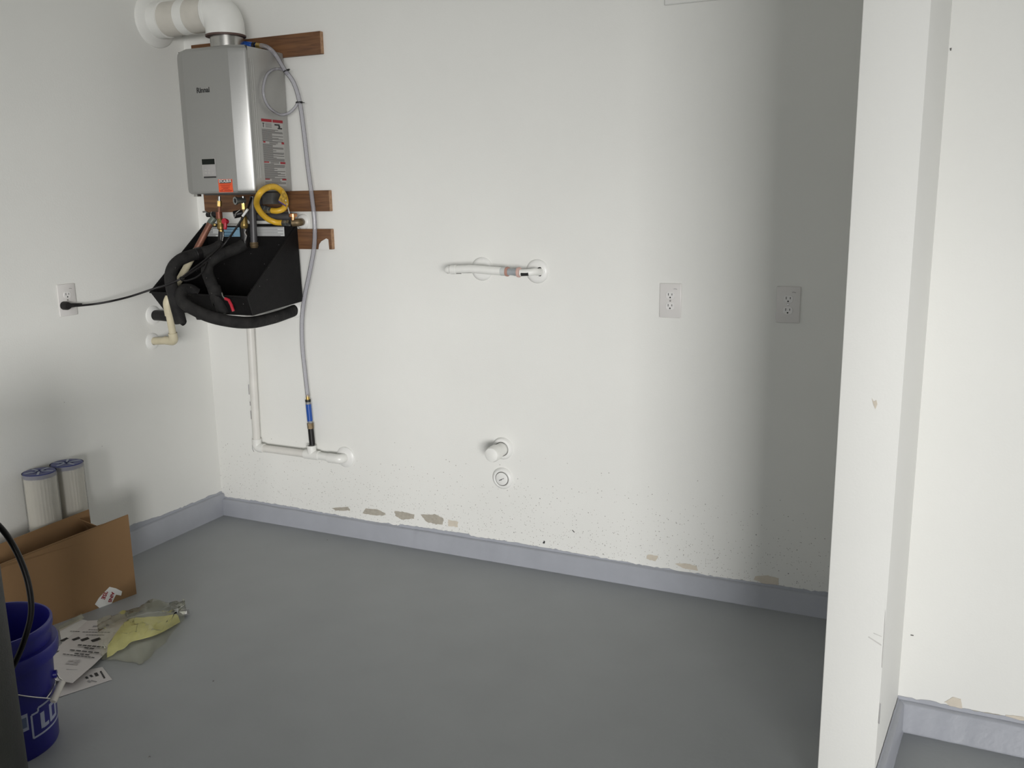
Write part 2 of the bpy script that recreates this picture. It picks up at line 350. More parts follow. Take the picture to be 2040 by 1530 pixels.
# flaked paint just above the kerb: bare spots with an outline of their own
def flake(pts, m, parent, y, t=0.0009, seed=0):
    P = []
    for i in range(len(pts)):
        a, b = pts[i], pts[(i+1) % len(pts)]
        for k in range(5):
            s = k/5; u = a[0]+(b[0]-a[0])*s; v = a[1]+(b[1]-a[1])*s
            P.append((u+1.6*noise.noise(V(u*.31, v*.31, seed)), v+1.8*noise.noise(V(u*.37, v*.37, seed+4))))
    Q = [aty(u, v, y) for u, v in P]
    return MB().prism(Q, (0, -t, 0)).build('bare_patch', m, parent, smooth=0)
for pts, m in [([(662, 1012), (694, 1010), (698, 1017), (668, 1017)], BARE), ([(728, 1013), (752, 1015), (768, 1022), (766, 1027), (742, 1026), (722, 1022)], BARE),
               ([(786, 1018), (806, 1020), (826, 1026), (824, 1033), (800, 1035), (788, 1028)], BARE), ([(838, 1025), (866, 1025), (884, 1033), (882, 1045), (866, 1044), (848, 1038)], BARE),
               ([(893, 1036), (913, 1039), (911, 1050), (893, 1048)], TANP), ([(1290, 1104), (1312, 1108), (1306, 1118), (1288, 1113)], TANP),
               ([(1345, 1123), (1366, 1122), (1388, 1128), (1390, 1137), (1362, 1132)], TANP), ([(1504, 1148), (1530, 1146), (1551, 1152), (1551, 1166), (1520, 1162), (1502, 1155)], TANP)]:
    flake(pts, m, wall_back, -0.0005)
for pts, m in [([(1882, 1399), (1898, 1388), (1914, 1393), (1918, 1413), (1896, 1408)], TANP), ([(2004, 1424), (2040, 1428), (2046, 1440), (2004, 1434)], TANP), ([(1935, 1414), (1990, 1424), (2042, 1438), (2042, 1443), (1960, 1428)], BARE)]:
    flake(pts, m, wall_bay, -0.6335)

SCUFF = mat('scuff', (0.60, 0.59, 0.57, 1), 0.7)
def mark(pts, y, parent, m=SCUFF):
    return MB().prism([aty(u, v, y) for u, v in pts], (0, -0.0005, 0)).build('scuff_mark', m, parent, smooth=0)
part_ = bpy.data.objects['wall_partition']
mark([(1756.5, 1330), (1758.5, 1330), (1763.5, 1245), (1764, 1215), (1762, 1245)], -1.0205, part_); mark([(1750, 1442), (1752, 1442), (1755, 1402), (1754, 1400)], -1.0205, part_, LINK)
mark([(1730, 1270), (1731, 1268), (1756, 1284), (1756, 1287)], -1.0205, part_); mark([(1740, 1262), (1741, 1261), (1757, 1268), (1757, 1269)], -1.0205, part_)
mark([(1737, 793), (1741, 800), (1746, 797), (1748, 805), (1744, 815), (1740, 806)], -1.0205, part_, TANP)
mark([(1892, 96), (1896, 95), (1895, 101), (1893, 101)], -0.6335, wall_bay, GINK); mark([(1814, 1264), (1820, 1265), (1820, 1267), (1814, 1266)], -0.6335, wall_bay, GINK)
mark([(1081, 1082), (1084, 1077), (1086, 1079), (1085, 1083)], -0.0005, wall_back, INK); mark([(1139, 1056), (1141, 1056), (1145, 1060), (1144, 1061)], -0.0005, wall_back, INK)
# small plain plate at the very top of the back wall
a = aty(1325, -2, 0); b = aty(1462, 5, 0)
acc = MB().box((a.x, -0.010, aty(1330, 11, 0).z), (2.62, 0.0, 2.34)).build('access_panel', WHITE, bevel=0.006, bseg=3)
tag(acc, 'flush white painted plate high on the back wall, its lower edge just in frame', 'panel')

# ================================================================== wooden boards
def board(z0, z1, label, chip=False):
    b = MB().box((0.058, -0.019, z0), (0.742, 0.0, z1))
    o = thing('wall_board', (0.4, 0, z0), label, 'board', 'brown boards behind the water heater')
    b.build('plank', WOOD, o, bevel=0.0015)
    MB().box((0.7421, -0.019, z0+0.001), (0.7435, -0.0005, z1-0.001)).build('end_grain', WOODE, o, smooth=0)
    if chip:
        pts = [(634.5, 496.5), (636, 487), (640, 481), (645, 478), (650, 475), (654, 477), (656, 497)]
        MB().prism([aty(u, v, -0.0191) for u, v in pts], (0, -0.0006, 0)).build('paint_patch', PAPERW, o, smooth=0, label='torn white patch on the board end')
    return o
board(2.062, 2.149, 'brown wooden board along the top of the water heater, topmost of three')
board(1.437, 1.523, 'brown wooden board behind the brass valves, right under the water heater')
board(1.279, 1.364, 'brown wooden board beside the black tray, with a torn white patch on its end', True)

# ================================================================== water heater
HX0, HX1, HY0, HZ0, HZ1 = 0.198, 0.556, -0.286, 1.515, 2.083
wh = thing('water_heater', ((HX0+HX1)/2, -0.15, HZ0), 'silver grey wall-hung tankless water heater with rounded front cover', 'water heater')
MB().box((HX0+0.003, -0.2415, HZ0+0.006), (HX1-0.003, -0.019, HZ1-0.004)).build('casing', SILVERS, wh, bevel=0.006, bseg=2)
def vert(e, off):
    a, b = (v.co+off for v in e.verts); return abs(a.z-b.z) > 0.4 and max(a.y, b.y) < -0.25
cov = MB()
# front cover: profile in plan with big rounded front corners
prof = [(HX0, -0.241), (HX0, -0.246), (HX0+0.0015, -0.2505), (HX0+0.0045, -0.2540), (HX0+0.009, -0.2570), (HX0+0.030, -0.2695), (HX0+0.060, -0.2852), (HX0+0.064, HY0)]
prof += [(HX1-(x-HX0), y) for x, y in prof[::-1]]
cx0, cy0 = (HX0+HX1)/2, -0.26
def shrink(p, s): return (cx0+(p[0]-cx0)*(1-s/0.179), p[1]+(s*0.9 if p[1] < -0.245 else 0))
rows = []
for z, s in ((HZ0+0.0, 0.012), (HZ0+0.003, 0.006), (HZ0+0.010, 0.0015), (HZ0+0.02, 0), (HZ1-0.03, 0), (HZ1-0.014, 0.002), (HZ1-0.005, 0.007), (HZ1, 0.016)):
    rows.append([V(*shrink(p, s), z) for p in prof])
cov.grid([r+[r[0]] for r in rows]); n_ = len(prof)
cov.add(rows[0], [list(range(n_))]); cov.add(rows[-1], [list(range(n_))])
cov.build('front_cover', SILVER, wh, smooth=16)
MB().box((HX0+0.004, -0.2435, HZ0+0.004), (HX1-0.001, -0.2410, HZ1-0.003)).build('cover_seam', INK, wh, smooth=0)
for yy in (-0.233, -0.222, -0.210):                                   # pressed ribs down the right side
    MB().tube([V(HX1-0.0035, yy, HZ0+0.06), V(HX1-0.0025, yy, HZ0+0.07), V(HX1-0.0025, yy, HZ1-0.06), V(HX1-0.0035, yy, HZ1-0.05)], 0.0028, 8).build('side_rib', SILVERS, wh)
MB().lathe(atx(516, 285.5, HX1-0.003), (1, 0, 0), [(0, 0.0035), (0.0015, 0.003), (0.002, 0)], 10).build('screw', STEEL, wh)
MB().lathe((0.377, -0.150, HZ1-0.01), (0, 0, 1), [(0, 0.071), (0.016, 0.071), (0.018, 0.066), (0.075, 0.066)], 32).build('flue_collar', STEEL, wh)
q = aty(391.8, 185.2, HY0); q2 = aty(419.2, 183.3, HY0)
text_mesh('Rinnai', 0.028, (q.x, HY0-0.0003, q.z), (1, 0, 0), (0, 0, 1), 'brand_lettering', INK, wh, depth=0.0003, sx=(q2.x-q.x)/0.0725, offset=0.0009)
# control panel
a = aty(402, 316, HY0); b = aty(431.8, 354.6, HY0)
cp = MB().box((a.x, HY0-0.0025, b.z), (b.x, HY0+0.004, a.z)).build('control_panel', LABELG, wh, bevel=0.0015)
W_, H_ = b.x-a.x, a.z-b.z
MB().box((a.x+0.03*W_, HY0-0.0032, a.z-0.31*H_), (b.x-0.03*W_, HY0-0.002, a.z-0.03*H_)).build('display', LCD, cp, smooth=0)
MB().box((a.x+0.08*W_, HY0-0.0038, b.z+0.11*H_), (b.x-0.005*W_, HY0-0.002, a.z-0.33*H_)).build('keypad', mat('keypad_grey', (0.36, 0.35, 0.345, 1), 0.5), cp, bevel=0.001)
MB().box((a.x+0.08*W_, HY0-0.0034, b.z+0.01*H_), (b.x-0.005*W_, HY0-0.002, b.z+0.09*H_)).build('sill', INK, cp, smooth=0)
for kx, kz in ((0.2, 0.72), (0.5, 0.72), (0.8, 0.72), (0.22, 0.44), (0.5, 0.5)):
    x, z = a.x+(0.08+0.9*kx)*W_, a.z-(0.33+0.56*kz)*H_
    MB().obox((x, HY0-0.004, z), (0.0055, 0, 0), (0, 0.0006, 0), (0, 0, 0.004)).build('button', LABELG, cp, bevel=0.001)
# orange sticker
a = aty(434.5, 357.5, HY0); b = aty(464.5, 382.6, HY0)
st = MB().box((a.x, HY0-0.0006, b.z), (b.x, HY0+0.001, a.z)).build('orange_sticker', ORANGE, wh, smooth=0, label='orange rectangular sticker')
W_, H_ = b.x-a.x, a.z-b.z
MB().prism([(a.x+f*W_, HY0-0.0006, a.z-g*H_) for f, g in ((0.05, 0.05), (0.94, 0.05), (0.94, 0.24), (0.86, 0.31), (0.12, 0.31), (0.05, 0.24))], (0, -0.0003, 0)).build('sticker_band', INK, st, smooth=0)
text_mesh('EXCALIBUR', 0.0165, (a.x+0.495*W_, HY0-0.0012, a.z-0.245*H_), (1, 0, 0), (0, 0, 1), 'sticker_lettering', WHITE, st, align='CENTER', depth=0.0002, sx=0.74, offset=0.0002)
bars = MB()
for g, f0, f1 in ((0.43, 0.12, 0.88), (0.53, 0.2, 0.8), (0.63, 0.2, 0.8), (0.70, 0.32, 0.68), (0.78, 0.2, 0.8), (0.87, 0.06, 0.3), (0.87, 0.4, 0.95), (0.93, 0.1, 0.9)):
    bars.box((a.x+f0*W_, HY0-0.0009, a.z-g*H_-0.001), (a.x+f1*W_, HY0-0.0004, a.z-g*H_+0.001))
bars.build('sticker_print', mat('dark_orange_ink', (0.35, 0.03, 0.012, 1), 0.6), st, smooth=0)
# warning label on the right side
SX = HX1-0.003
c00, c10, c11, c01 = atx(520.3, 236.2, SX), atx(563.2, 240.2, SX), atx(570.6, 373, SX), atx(529.0, 369, SX)
y0, y1 = (c00.y+c01.y)/2, min((c10.y+c11.y)/2, -0.024); zt, zb = (c00.z+c10.z)/2, (c01.z+c11.z)/2
wl = MB().box((SX-0.001, y0, zb), (SX+0.0006, y1, zt)).build('warning_label', LABELG, wh, smooth=0, label='grey warning label with red headings')
def lab(mb, s0, s1, t0, t1, x=0.0011): mb.box((SX, y0+(y1-y0)*s0, zt-(zt-zb)*t1), (SX+x, y0+(y1-y0)*s1, zt-(zt-zb)*t0))
for s0, s1, t0, t1 in ((0.0, 0.48, 0.0, 0.042), (0.52, 1, 0.0, 0.042), (0.02, 0.12, 0.33, 0.352), (0.88, 1, 0.33, 0.36), (0, 0.23, 0.63, 0.648), (0.76, 1, 0.63, 0.66), (0, 0.21, 0.885, 0.902), (0.8, 1, 0.885, 0.91)):
    rd = MB(); lab(rd, s0, s1, t0, t1); rd.build('label_heading', RPRINT, wl, smooth=0)

ik = MB()
t = 0.155
for t in [0.15+0.0155*k for k in range(54)]:
    if any(abs(t-h) < 0.016 for h in (0.34, 0.64, 0.895)): 
        lab(ik, 0.3, 0.7, t, t+0.008); continue
    lab(ik, 0.0, random.choice((0.45, 0.6, 0.75, 0.95, 0.97, 0.97)), t, t+0.0095)
ik.build('label_print', GINK, wl, smooth=0)
ik = MB(); lab(ik, 0.06, 0.09, 0.06, 0.125); lab(ik, 0.03, 0.13, 0.06, 0.07); ik.build('label_picture', INK, wl, smooth=0)
ik = MB(); lab(ik, 0.60, 0.84, 0.062, 0.085); lab(ik, 0.78, 0.86, 0.085, 0.117); lab(ik, 0.74, 0.95, 0.115, 0.135); ik.build('label_picture', INK, wl, smooth=0)
ik = MB()
for k in range(5): lab(ik, 0.17, 0.46, 0.062+0.014*k, 0.067+0.014*k)
ik.build('label_small_print', GINK, wl, smooth=0)
MB().box((HX0+0.03, -0.19, HZ0-0.004), (HX1-0.03, -0.05, HZ0+0.008)).build('bottom_plate', mat('dark_steel', (0.08, 0.08, 0.08, 1), 0.5, metal=0.4), wh, smooth=0)
_a = aty(541, 396, -0.14); MB().box((_a.x-0.025, -0.17, _a.z-0.022), (_a.x+0.028, -0.10, HZ0+0.002)).build('junction_box', bpy.data.materials['dark_steel'], wh, bevel=0.003)
_a = aty(394, 393, -0.2); MB().obox(V(_a.x, -0.2, HZ0-0.004), (0.010, 0, 0), (0, 0.012, 0), (0, 0, 0.005)).build('foot_bracket', STEEL, wh, bevel=0.001)

# ================================================================== vent pipe
vp = thing('vent_pipe', (0.377, -0.15, 2.14), 'fat white PVC vent pipe elbowing from heater top into the left wall', 'pipe')
ZV, YV, XV, RV = 2.232, -0.155, 0.377, 0.068
el = [V(XV, YV, 2.142), V(XV, YV, 2.160)]
for k in range(1, 9):
    t = k/8*math.pi/2; el.append(V(XV-0.060+0.060*math.cos(t), YV, ZV-0.060+0.060*math.sin(t)))
el.append(V(XV-0.062, YV, ZV))
MB().tube(el, 0.0775, 32).build('elbow', PVC, vp, smooth=50)
MB().lathe((XV, YV, 2.134), (0, 0, 1), [(0.002, 0.060), (0.002, 0.0795), (0.008, 0.0805), (0.010, 0.077)], 32).build('gasket_ring', mat('rust_gasket', (0.10, 0.06, 0.05, 1), 0.6), vp)
MB().lathe((XV-0.046, YV, ZV), (-1, 0, 0), [(0, 0.0772), (0.002, 0.0795), (0.016, 0.0795), (0.017, 0.06)], 32).build('elbow_hub', PVC, vp)
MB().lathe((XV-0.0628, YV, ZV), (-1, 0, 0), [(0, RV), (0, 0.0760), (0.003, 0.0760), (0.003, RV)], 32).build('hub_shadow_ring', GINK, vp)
MB().cyl((0.0, YV, ZV), (XV-0.05, YV, ZV), RV, 32).build('straight_pipe', PVCD, vp)
MB().lathe((0.209, YV, ZV), (-1, 0, 0), [(0, RV), (0, 0.0702), (0.046, 0.0702), (0.046, RV)], 32).build('white_band', PVC, vp)
MB().lathe((0.072, YV, ZV), (-1, 0, 0), [(0, RV), (0.002, 0.0735), (0.05, 0.0735), (0.052, RV)], 32).build('coupling', PVC, vp)
MB().lathe((0.0, YV, ZV), (1, 0, 0), [(0.0, 0.108), (0.006, 0.107), (0.014, 0.098), (0.020, 0.083), (0.024, RV)], 40).build('wall_flange', PVC, vp)

# ================================================================== black tray
tr = thing('catch_tray', (0.31, -0.02, 1.03), 'black plastic hopper tray on the wall under the water heater', 'tray')
T_ = 0.004
BTL, BTR = V(0.060, -0.021, 1.388), V(0.570, -0.021, 1.384)
BBL, BBR = V(0.090, -0.021, 1.05), V(0.576, -0.021, 1.055)
FTL, FTR = V(0.045, -0.362, 1.112), V(0.567, -0.358, 1.108)
FBL, FBR = V(0.095, -0.338, 1.028), V(0.577, -0.345, 1.032)
def panel(name, q, t, **k): return MB().prism(q, t).build(name, BLKP, tr, bevel=0.0012, bseg=1, smooth=30, **k)
panel('back_panel', [BTL, BTR, BBR, BBL], (0, -T_, 0))
panel('left_side', [BTL, BBL, FBL, FTL], (T_, 0, 0))
panel('right_side', [BTR, BBR, FBR, FTR], (-T_, 0, 0))
panel('front_lip', [FTL, FTR, FBR, FBL], (0, T_, 0))
panel('tray_bottom', [BBL, BBR, FBR, FBL], (0, 0, T_))
rim = MB().tube([BTL, FTL, FTR, BTR], 0.0042, 8); rim.build('rolled_rim', BLKP, tr)
yb = -0.0255
def tlabel(name, u0, v0, u1, v1, m, lines=0, ink=GINK):
    a, b = aty(u0, v0, yb), aty(u1, v1, yb)
    o = MB().box((a.x, yb-0.0006, b.z), (b.x, yb+0.0005, a.z)).build(name, m, tr, smooth=0)
    if lines:
        l = MB(); h = a.z-b.z
        for k in range(lines):
            z = a.z-h*(k+0.6)/lines; l.box((a.x+0.004, yb-0.0010, z-h*0.16/lines*1.2), (b.x-random.choice((0.006, 0.02, 0.035)), yb-0.0005, z+h*0.16/lines*1.2))
        l.build(name+'_print', ink, o, smooth=0)
tlabel('white_label', 410, 452.5, 437, 471, LABELW, 6); tlabel('blue_label', 438, 453, 478.5, 471.5, LABELB, 3, mat('label_navy_ink', (0.10, 0.2, 0.3, 1), 0.6))
tlabel('teal_label', 404, 447, 417, 451.5, LABELT); tlabel('lined_label', 512, 452, 567, 470.5, LABELW, 6, mat('mid_grey_ink', (0.25, 0.25, 0.26, 1), 0.6)); tlabel('strip_label', 440, 446, 476, 450, LABELG)

# ================================================================== pipes and valves under the heater
def pts(seq): return [aty(u, v, y) for u, v, y in seq]
# cold-water service valve (left column)
YA = -0.15
def vcol(u, v): return aty(u, v, YA)
va = thing('service_valve', vcol(438, 440), 'brass service valve with a red thumb handle under the heater, left', 'valve')
MB().cyl(vcol(437, 391), vcol(437, 400), 0.006, 12).build('nipple', ZINC, va)
MB().cyl(vcol(437, 400), vcol(437, 411), 0.0105, 6).build('hex_nut', BRASS, va)
MB().cyl(vcol(437, 411), vcol(437, 424), 0.0072, 12).build('copper_stub', COPPERD, va)
MB().tube([vcol(436, 422), vcol(437, 436)], 0.014, 14).build('red_brass_tee', RUST, va)
MB().lathe(vcol(438, 434), vcol(441, 463)-vcol(438, 434), [(0, 0), (0, 0.011), (0.008, 0.0135), (0.030, 0.0135), (0.036, 0.0155), (0.046, 0.0155), (0.050, 0.011), (0.062, 0.011), (0.062, 0)], 14).build('valve_body', BRASSM, va)
MB().tube([vcol(434, 427), vcol(413, 428)], 0.0125, 14, lambda t: 1.0 if t < 0.9 else 0.8).build('side_port', BLKG, va)
MB().lathe(vcol(425, 427.5), vcol(413, 428)-vcol(425, 427.5), [(0, 0), (0, 0.0135), (0.004, 0.0135), (0.004, 0)], 16).build('port_ring', STEEL, va)
MB().tube(pts([(415, 425, -0.165), (410, 421.5, -0.175), (404, 422, -0.18)]), 0.0038, 8).build('lever', STEEL, va)
c = aty(449, 441, -0.17); h = MB(); h.lathe(c, (0.1, -1, 0.1), [(-0.012, 0), (-0.012, 0.010), (0.004, 0.0135), (0.010, 0.0125), (0.012, 0)], 14)
h.tube(pts([(449, 444, -0.178), (449, 452, -0.180), (448, 456, -0.180)]), 0.0075, 10); h.build('red_handle', RED, va)
MB().cyl(aty(438, 441, -0.155), aty(447, 441, -0.168), 0.007, 10).build('handle_stem', BRASS, va)
MB().tube(pts([(441, 461, -0.15), (440, 480, -0.15), (440, 493, -0.16)]), 0.0125, 14).build('black_tailpiece', BLKG, va)
MB().tube(pts([(444.5, 462, -0.172), (445, 470, -0.174), (443.5, 480, -0.174)]), 0.003, 8).build('steel_lever', STEEL, va)
MB().lathe(aty(427.5, 448, -0.15), (0.3, -1, 0), [(-0.006, 0), (-0.006, 0.006), (0.006, 0.006), (0.008, 0)], 10).build('test_plug', BRASS, va)
# second valve column
vb = thing('service_valve', vcol(487, 440), 'brass service valve with a hex nut under the heater, right of the red handle', 'valve')
MB().cyl(vcol(484, 391), vcol(485, 405), 0.006, 12).build('nipple', ZINC, vb)
MB().cyl(vcol(485, 405), vcol(486, 417), 0.0105, 6).build('hex_nut', BRASS, vb)
MB().cyl(vcol(486, 417), vcol(486, 432), 0.008, 12).build('brass_stub', BRASSD, vb)
MB().lathe(vcol(486, 431), vcol(487, 458)-vcol(486, 431), [(0, 0), (0, 0.011), (0.010, 0.014), (0.026, 0.014), (0.032, 0.0165), (0.042, 0.0165), (0.048, 0.013), (0.058, 0.012), (0.058, 0)], 14).build('valve_body', BRASSM, vb)
MB().tube(pts([(487, 455, -0.15), (488, 472, -0.15), (488, 490, -0.15)]), 0.0135, 14).build('black_tailpiece', BLKG, vb)
MB().tube(pts([(490, 457, -0.172), (488, 463, -0.174), (491, 470, -0.174), (489, 479, -0.174)]), 0.0032, 8).build('steel_lever', STEEL, vb)
_p, _q = aty(468, 400, -0.185), aty(486, 399, -0.145)
MB().lathe(_p, _q-_p, [(0.003, 0.010), (0, 0.011), (0, 0.0165), (0.008, 0.0165), (0.012, 0.013), (0.03, 0.0125), (0.045, 0.012)], 18).build('upper_port', ZINC, vb)
MB().lathe(_p, _q-_p, [(0.004, 0), (0.004, 0.0108), (0.006, 0.0108), (0.006, 0)], 16).build('port_hole', BLACK, vb)
MB().lathe(aty(466, 428, -0.17), aty(484, 424, -0.15)-aty(466, 428, -0.17), [(0.004, 0), (0.004, 0.010), (0, 0.011), (0, 0.0155), (0.024, 0.0155), (0.04, 0.011)], 16).build('lower_port', BLKG, vb)
MB().tube(pts([(468, 433, -0.18), (471, 424, -0.185), (478, 418.5, -0.18)]), 0.0028, 8).build('ring_lever', STEEL, vb)

# copper then cream relief pipe to the left wall
rp = thing('relief_pipe', V(0.0, -0.335, 0.896), 'relief pipe, copper above and cream plastic below, elbowing into left wall', 'pipe')
MB().tube(pts([(428, 433, -0.15), (421, 441, -0.155), (417, 449, -0.165)]), 0.0155, 14, lambda t: 0.85+0.15*t).build('grey_green_elbow', VERD, rp)
MB().tube(pts([(418.5, 446, -0.165), (391, 498, -0.215)]), 0.0135, 16).build('copper_pipe', COPPERD, rp)
MB().tube(pts([(391, 498, -0.215), (333.5, 600, -0.360)]), 0.0145, 16).build('upper_cream_pipe', CPVC, rp)
ce = aty(333, 603, -0.362); cb = aty(347, 680, -0.335)
MB().tube(rounded([aty(338, 592, -0.352), ce, ce.lerp(cb, 0.32)], 0.02), 0.0185, 16).build('coupling', CPVC, rp)
MB().tube([ce, cb], 0.0148, 16).build('lower_cream_pipe', CPVC, rp)
MB().tube(rounded([cb.lerp(ce, 0.22), cb, cb+V(-0.05, 0, 0.002)], 0.016), 0.0185, 16).build('elbow', CPVC, rp)
MB().tube([cb+V(-0.03, 0, 0.002), V(-0.01, -0.335, 0.896)], 0.0165, 16).build('wall_stub', CPVC, rp)
MB().lathe((0, -0.335, 0.896), (1, 0, 0), [(0, 0.036), (0.004, 0.0355), (0.010, 0.028), (0.012, 0.016)], 28).build('escutcheon', WHITE, rp)

# rubber covered stub leaving the left wall behind the cream pipe
rs = thing('rubber_stub', V(0, -0.316, 1.007), 'short black rubber pipe stub from the left wall, behind the cream pipe', 'pipe')
MB().tube([V(-0.01, -0.316, 1.007), V(0.03, -0.312, 1.007), V(0.09, -0.302, 1.003), V(0.125, -0.298, 1.002)], 0.0225, 18).build('sleeve', BLKG, rs)
MB().lathe((0, -0.316, 1.007), (1, 0, 0), [(0, 0.041), (0.004, 0.040), (0.010, 0.030), (0.012, 0.022)], 28).build('escutcheon', WHITE, rs)

# foam-insulated hoses
def lump(r): return lambda t: 1+0.05*noise.noise(V(t*14, r*100, 0))
h1 = thing('insulated_hose', aty(365, 640, -0.40), 'black foam-covered hose hooking over the left front corner of the black tray', 'hose', 'black foam-covered hoses at the tray')
P = catmull(pts([(441, 488, -0.16), (428, 496, -0.19), (405, 503, -0.235), (380, 509, -0.29), (357, 519, -0.345), (343, 536, -0.385), (340, 558, -0.405), (345, 585, -0.412), (352, 612, -0.410), (360, 643, -0.40)]), 5)
MB().tube(P, 0.0245, 16, lump(1)).build('foam_sleeve', FOAM, h1)
MB().lathe(aty(394, 505.5, -0.262), aty(388, 507, -0.275)-aty(394, 505.5, -0.262), [(-0.012, 0.0245), (-0.010, 0.0262), (0.010, 0.0262), (0.012, 0.0245)], 18).build('tape_wrap', BLKG, h1)
MB().tube(pts([(356, 628, -0.392), (362, 640, -0.385), (367, 645, -0.375)]), 0.017, 12, lambda t: 1-0.3*t).build('torn_end', BLKG, h1)
h2 = thing('insulated_hose', aty(450, 620, -0.365), 'black foam-covered hose bending down the middle of the black tray', 'hose', 'black foam-covered hoses at the tray')
P = catmull(pts([(488, 486, -0.15), (478, 492, -0.165), (458, 501, -0.20), (434, 511, -0.25), (417, 524, -0.285), (413, 541, -0.305), (420, 562, -0.32), (429, 583, -0.335), (438, 604, -0.348), (447, 626, -0.348)]), 5)
MB().tube(P, 0.0245, 16, lump(2)).build('foam_sleeve', FOAM, h2)
MB().lathe(aty(426, 573, -0.33), aty(430, 586, -0.336)-aty(426, 573, -0.33), [(0.0, 0.0245), (0.001, 0.0272), (0.07, 0.0268), (0.072, 0.0245)], 18).build('outer_sleeve', FOAM, h2)
hb = MB(); hb.tube(rounded(pts([(442.5, 584, -0.362), (444, 591, -0.375), (450, 596, -0.385)]), 0.008), 0.0035, 8); hb.build('valve_lever', STEEL, h2)
MB().tube(pts([(449, 595, -0.385), (456, 598, -0.388), (461, 608, -0.390), (465, 620, -0.390)]), 0.0062, 10).build('red_grip', RED, h2)
h3 = thing('insulated_hose', aty(585, 618, 0), 'thick black foam-covered hose sweeping below the tray to the back wall', 'hose', 'black foam-covered hoses at the tray')
P = catmull(pts([(392, 585, -0.33), (378, 577, -0.352), (364, 579, -0.385), (360, 592, -0.41), (369, 606, -0.425), (388, 618, -0.43), (418, 631, -0.425), (458, 640, -0.40), (500, 642.5, -0.30), (542, 634, -0.17), (575, 623, -0.05), (589, 617, 0.01)]), 5)
MB().tube(P, 0.0245, 16, lump(3)).build('foam_sleeve', FOAM, h3)
_a = aty(405, 633, -0.41); MB().prism([aty(u, v, -0.418) for u, v in ((388, 622), (412, 624), (440, 634), (438, 640), (424, 640), (412, 638), (392, 637), (388, 628))], (0, 0.012, 0)).build('torn_flap', BLKG, h3)
_e = aty(588, 617, 0); MB().lathe((_e.x, 0, _e.z), (0, -1, 0), [(0, 0.038), (0.004, 0.037), (0.010, 0.030), (0.011, 0.024)], 28).build('escutcheon', WHITE, h3)

# dark drain column and grey pipe
dc = thing('condensate_pipe', aty(506, 490, -0.12), 'dark grey drain tube hanging from heater into the tray, brown end fitting', 'pipe')
MB().tube(pts([(503, 391, -0.12), (504, 425, -0.12), (506, 484, -0.12)]), 0.0145, 16, lambda t: 0.8 if t < 0.45 else 1).build('grey_tube', GREYP, dc)
MB().lathe(aty(506, 482.5, -0.12), (0, 0, -1), [(0, 0), (0, 0.0165), (0.005, 0.018), (0.008, 0.0165), (0.014, 0.0185), (0.019, 0.0165), (0.024, 0.014), (0.024, 0)], 18).build('end_fitting', BRASSD, dc)
gp = thing('grey_pipe', aty(545, 431, -0.06), 'short grey horizontal pipe behind the yellow gas connector', 'pipe')
MB().tube(pts([(500, 432, -0.075), (580, 431, -0.065)]), 0.0175, 18).build('pipe', GREYP, gp)
MB().tube(pts([(494, 421, -0.075), (500, 432, -0.075), (504, 436, -0.075)]), 0.019, 14).build('elbow', GREYP, gp)

# gas valve at the wall
gv = thing('gas_stop', aty(604, 443, 0), 'brass gas stop with copper cap at the wall, right of the tray', 'valve')
_e = aty(604, 442, 0)
MB().lathe((_e.x, 0, _e.z), (0, -1, 0), [(0, 0.034), (0.004, 0.033), (0.010, 0.026), (0.012, 0.013)], 28).build('escutcheon', WHITE, gv)
MB().tube(rounded(pts([(582, 444, -0.075), (597, 443, -0.062), (602, 442, 0.0)]), 0.03), 0.0155, 16).build('brass_elbow', BRASSD, gv)
MB().tube(pts([(584, 439, -0.075), (584, 430, -0.075)]), 0.0085, 14).build('cap_neck', COPPER, gv)
MB().lathe(aty(584, 432, -0.075), (0, 0, 1), [(0, 0), (0, 0.017), (0.012, 0.0175), (0.014, 0.015), (0.014, 0)], 20).build('copper_cap', COPPER, gv)
# yellow connector
yc = thing('gas_connector', aty(515, 410, -0.12), 'yellow coated flexible gas connector looped under the heater', 'gas hose')
XS = 0.574                                                            # the loop hangs just clear of the heater's right side
P = catmull(pts([(562, 444, -0.085), (548, 442.5, -0.095), (532, 435, -0.12), (518, 421, -0.16), (511, 404, -0.20)])+[atx(517, 386, XS), atx(530, 375, XS), atx(546, 372, XS), atx(559, 379, XS), atx(567, 392, XS)]+pts([(569, 406, -0.085), (564, 416, -0.105), (553, 420, -0.12), (542, 419.5, -0.12)]), 26)
MB().tube(P, 0.0122, 14, lambda t: 1+0.045*math.sin(t*440)*math.exp(-((t-0.5)/0.10)**2)).build('yellow_tube', YELLOW, yc)
MB().lathe(aty(577, 444.3, -0.077), aty(561, 444, -0.086)-aty(577, 444.3, -0.077), [(0, 0), (0, 0.0145), (0.012, 0.0145), (0.014, 0.012), (0.017, 0.0135), (0.030, 0.0135), (0.034, 0.011), (0.042, 0.0125), (0.044, 0)], 6).build('flare_nut', ZINC, yc)
MB().lathe(aty(541, 419.5, -0.12), aty(522, 416, -0.12)-aty(541, 419.5, -0.12), [(0, 0), (0, 0.0125), (0.010, 0.0125), (0.012, 0.015), (0.028, 0.0155), (0.030, 0.0175), (0.046, 0.0175), (0.046, 0)], 6).build('upper_nut', ZINC, yc)
MB().tube(pts([(523, 416, -0.12), (516, 410, -0.12), (515, 392, -0.12)]), 0.015, 14).build('inlet_elbow', GREYP, yc)
XG = 0.590
tq = [atx(564.5, 375, XG), atx(554.5, 399, XG), atx(569, 409, XG), atx(573, 399, XG)]
tg = MB().prism(tq, (0.0007, 0, 0)).build('paper_tag', YTAG, yc, smooth=0, label='small yellow printed tag')
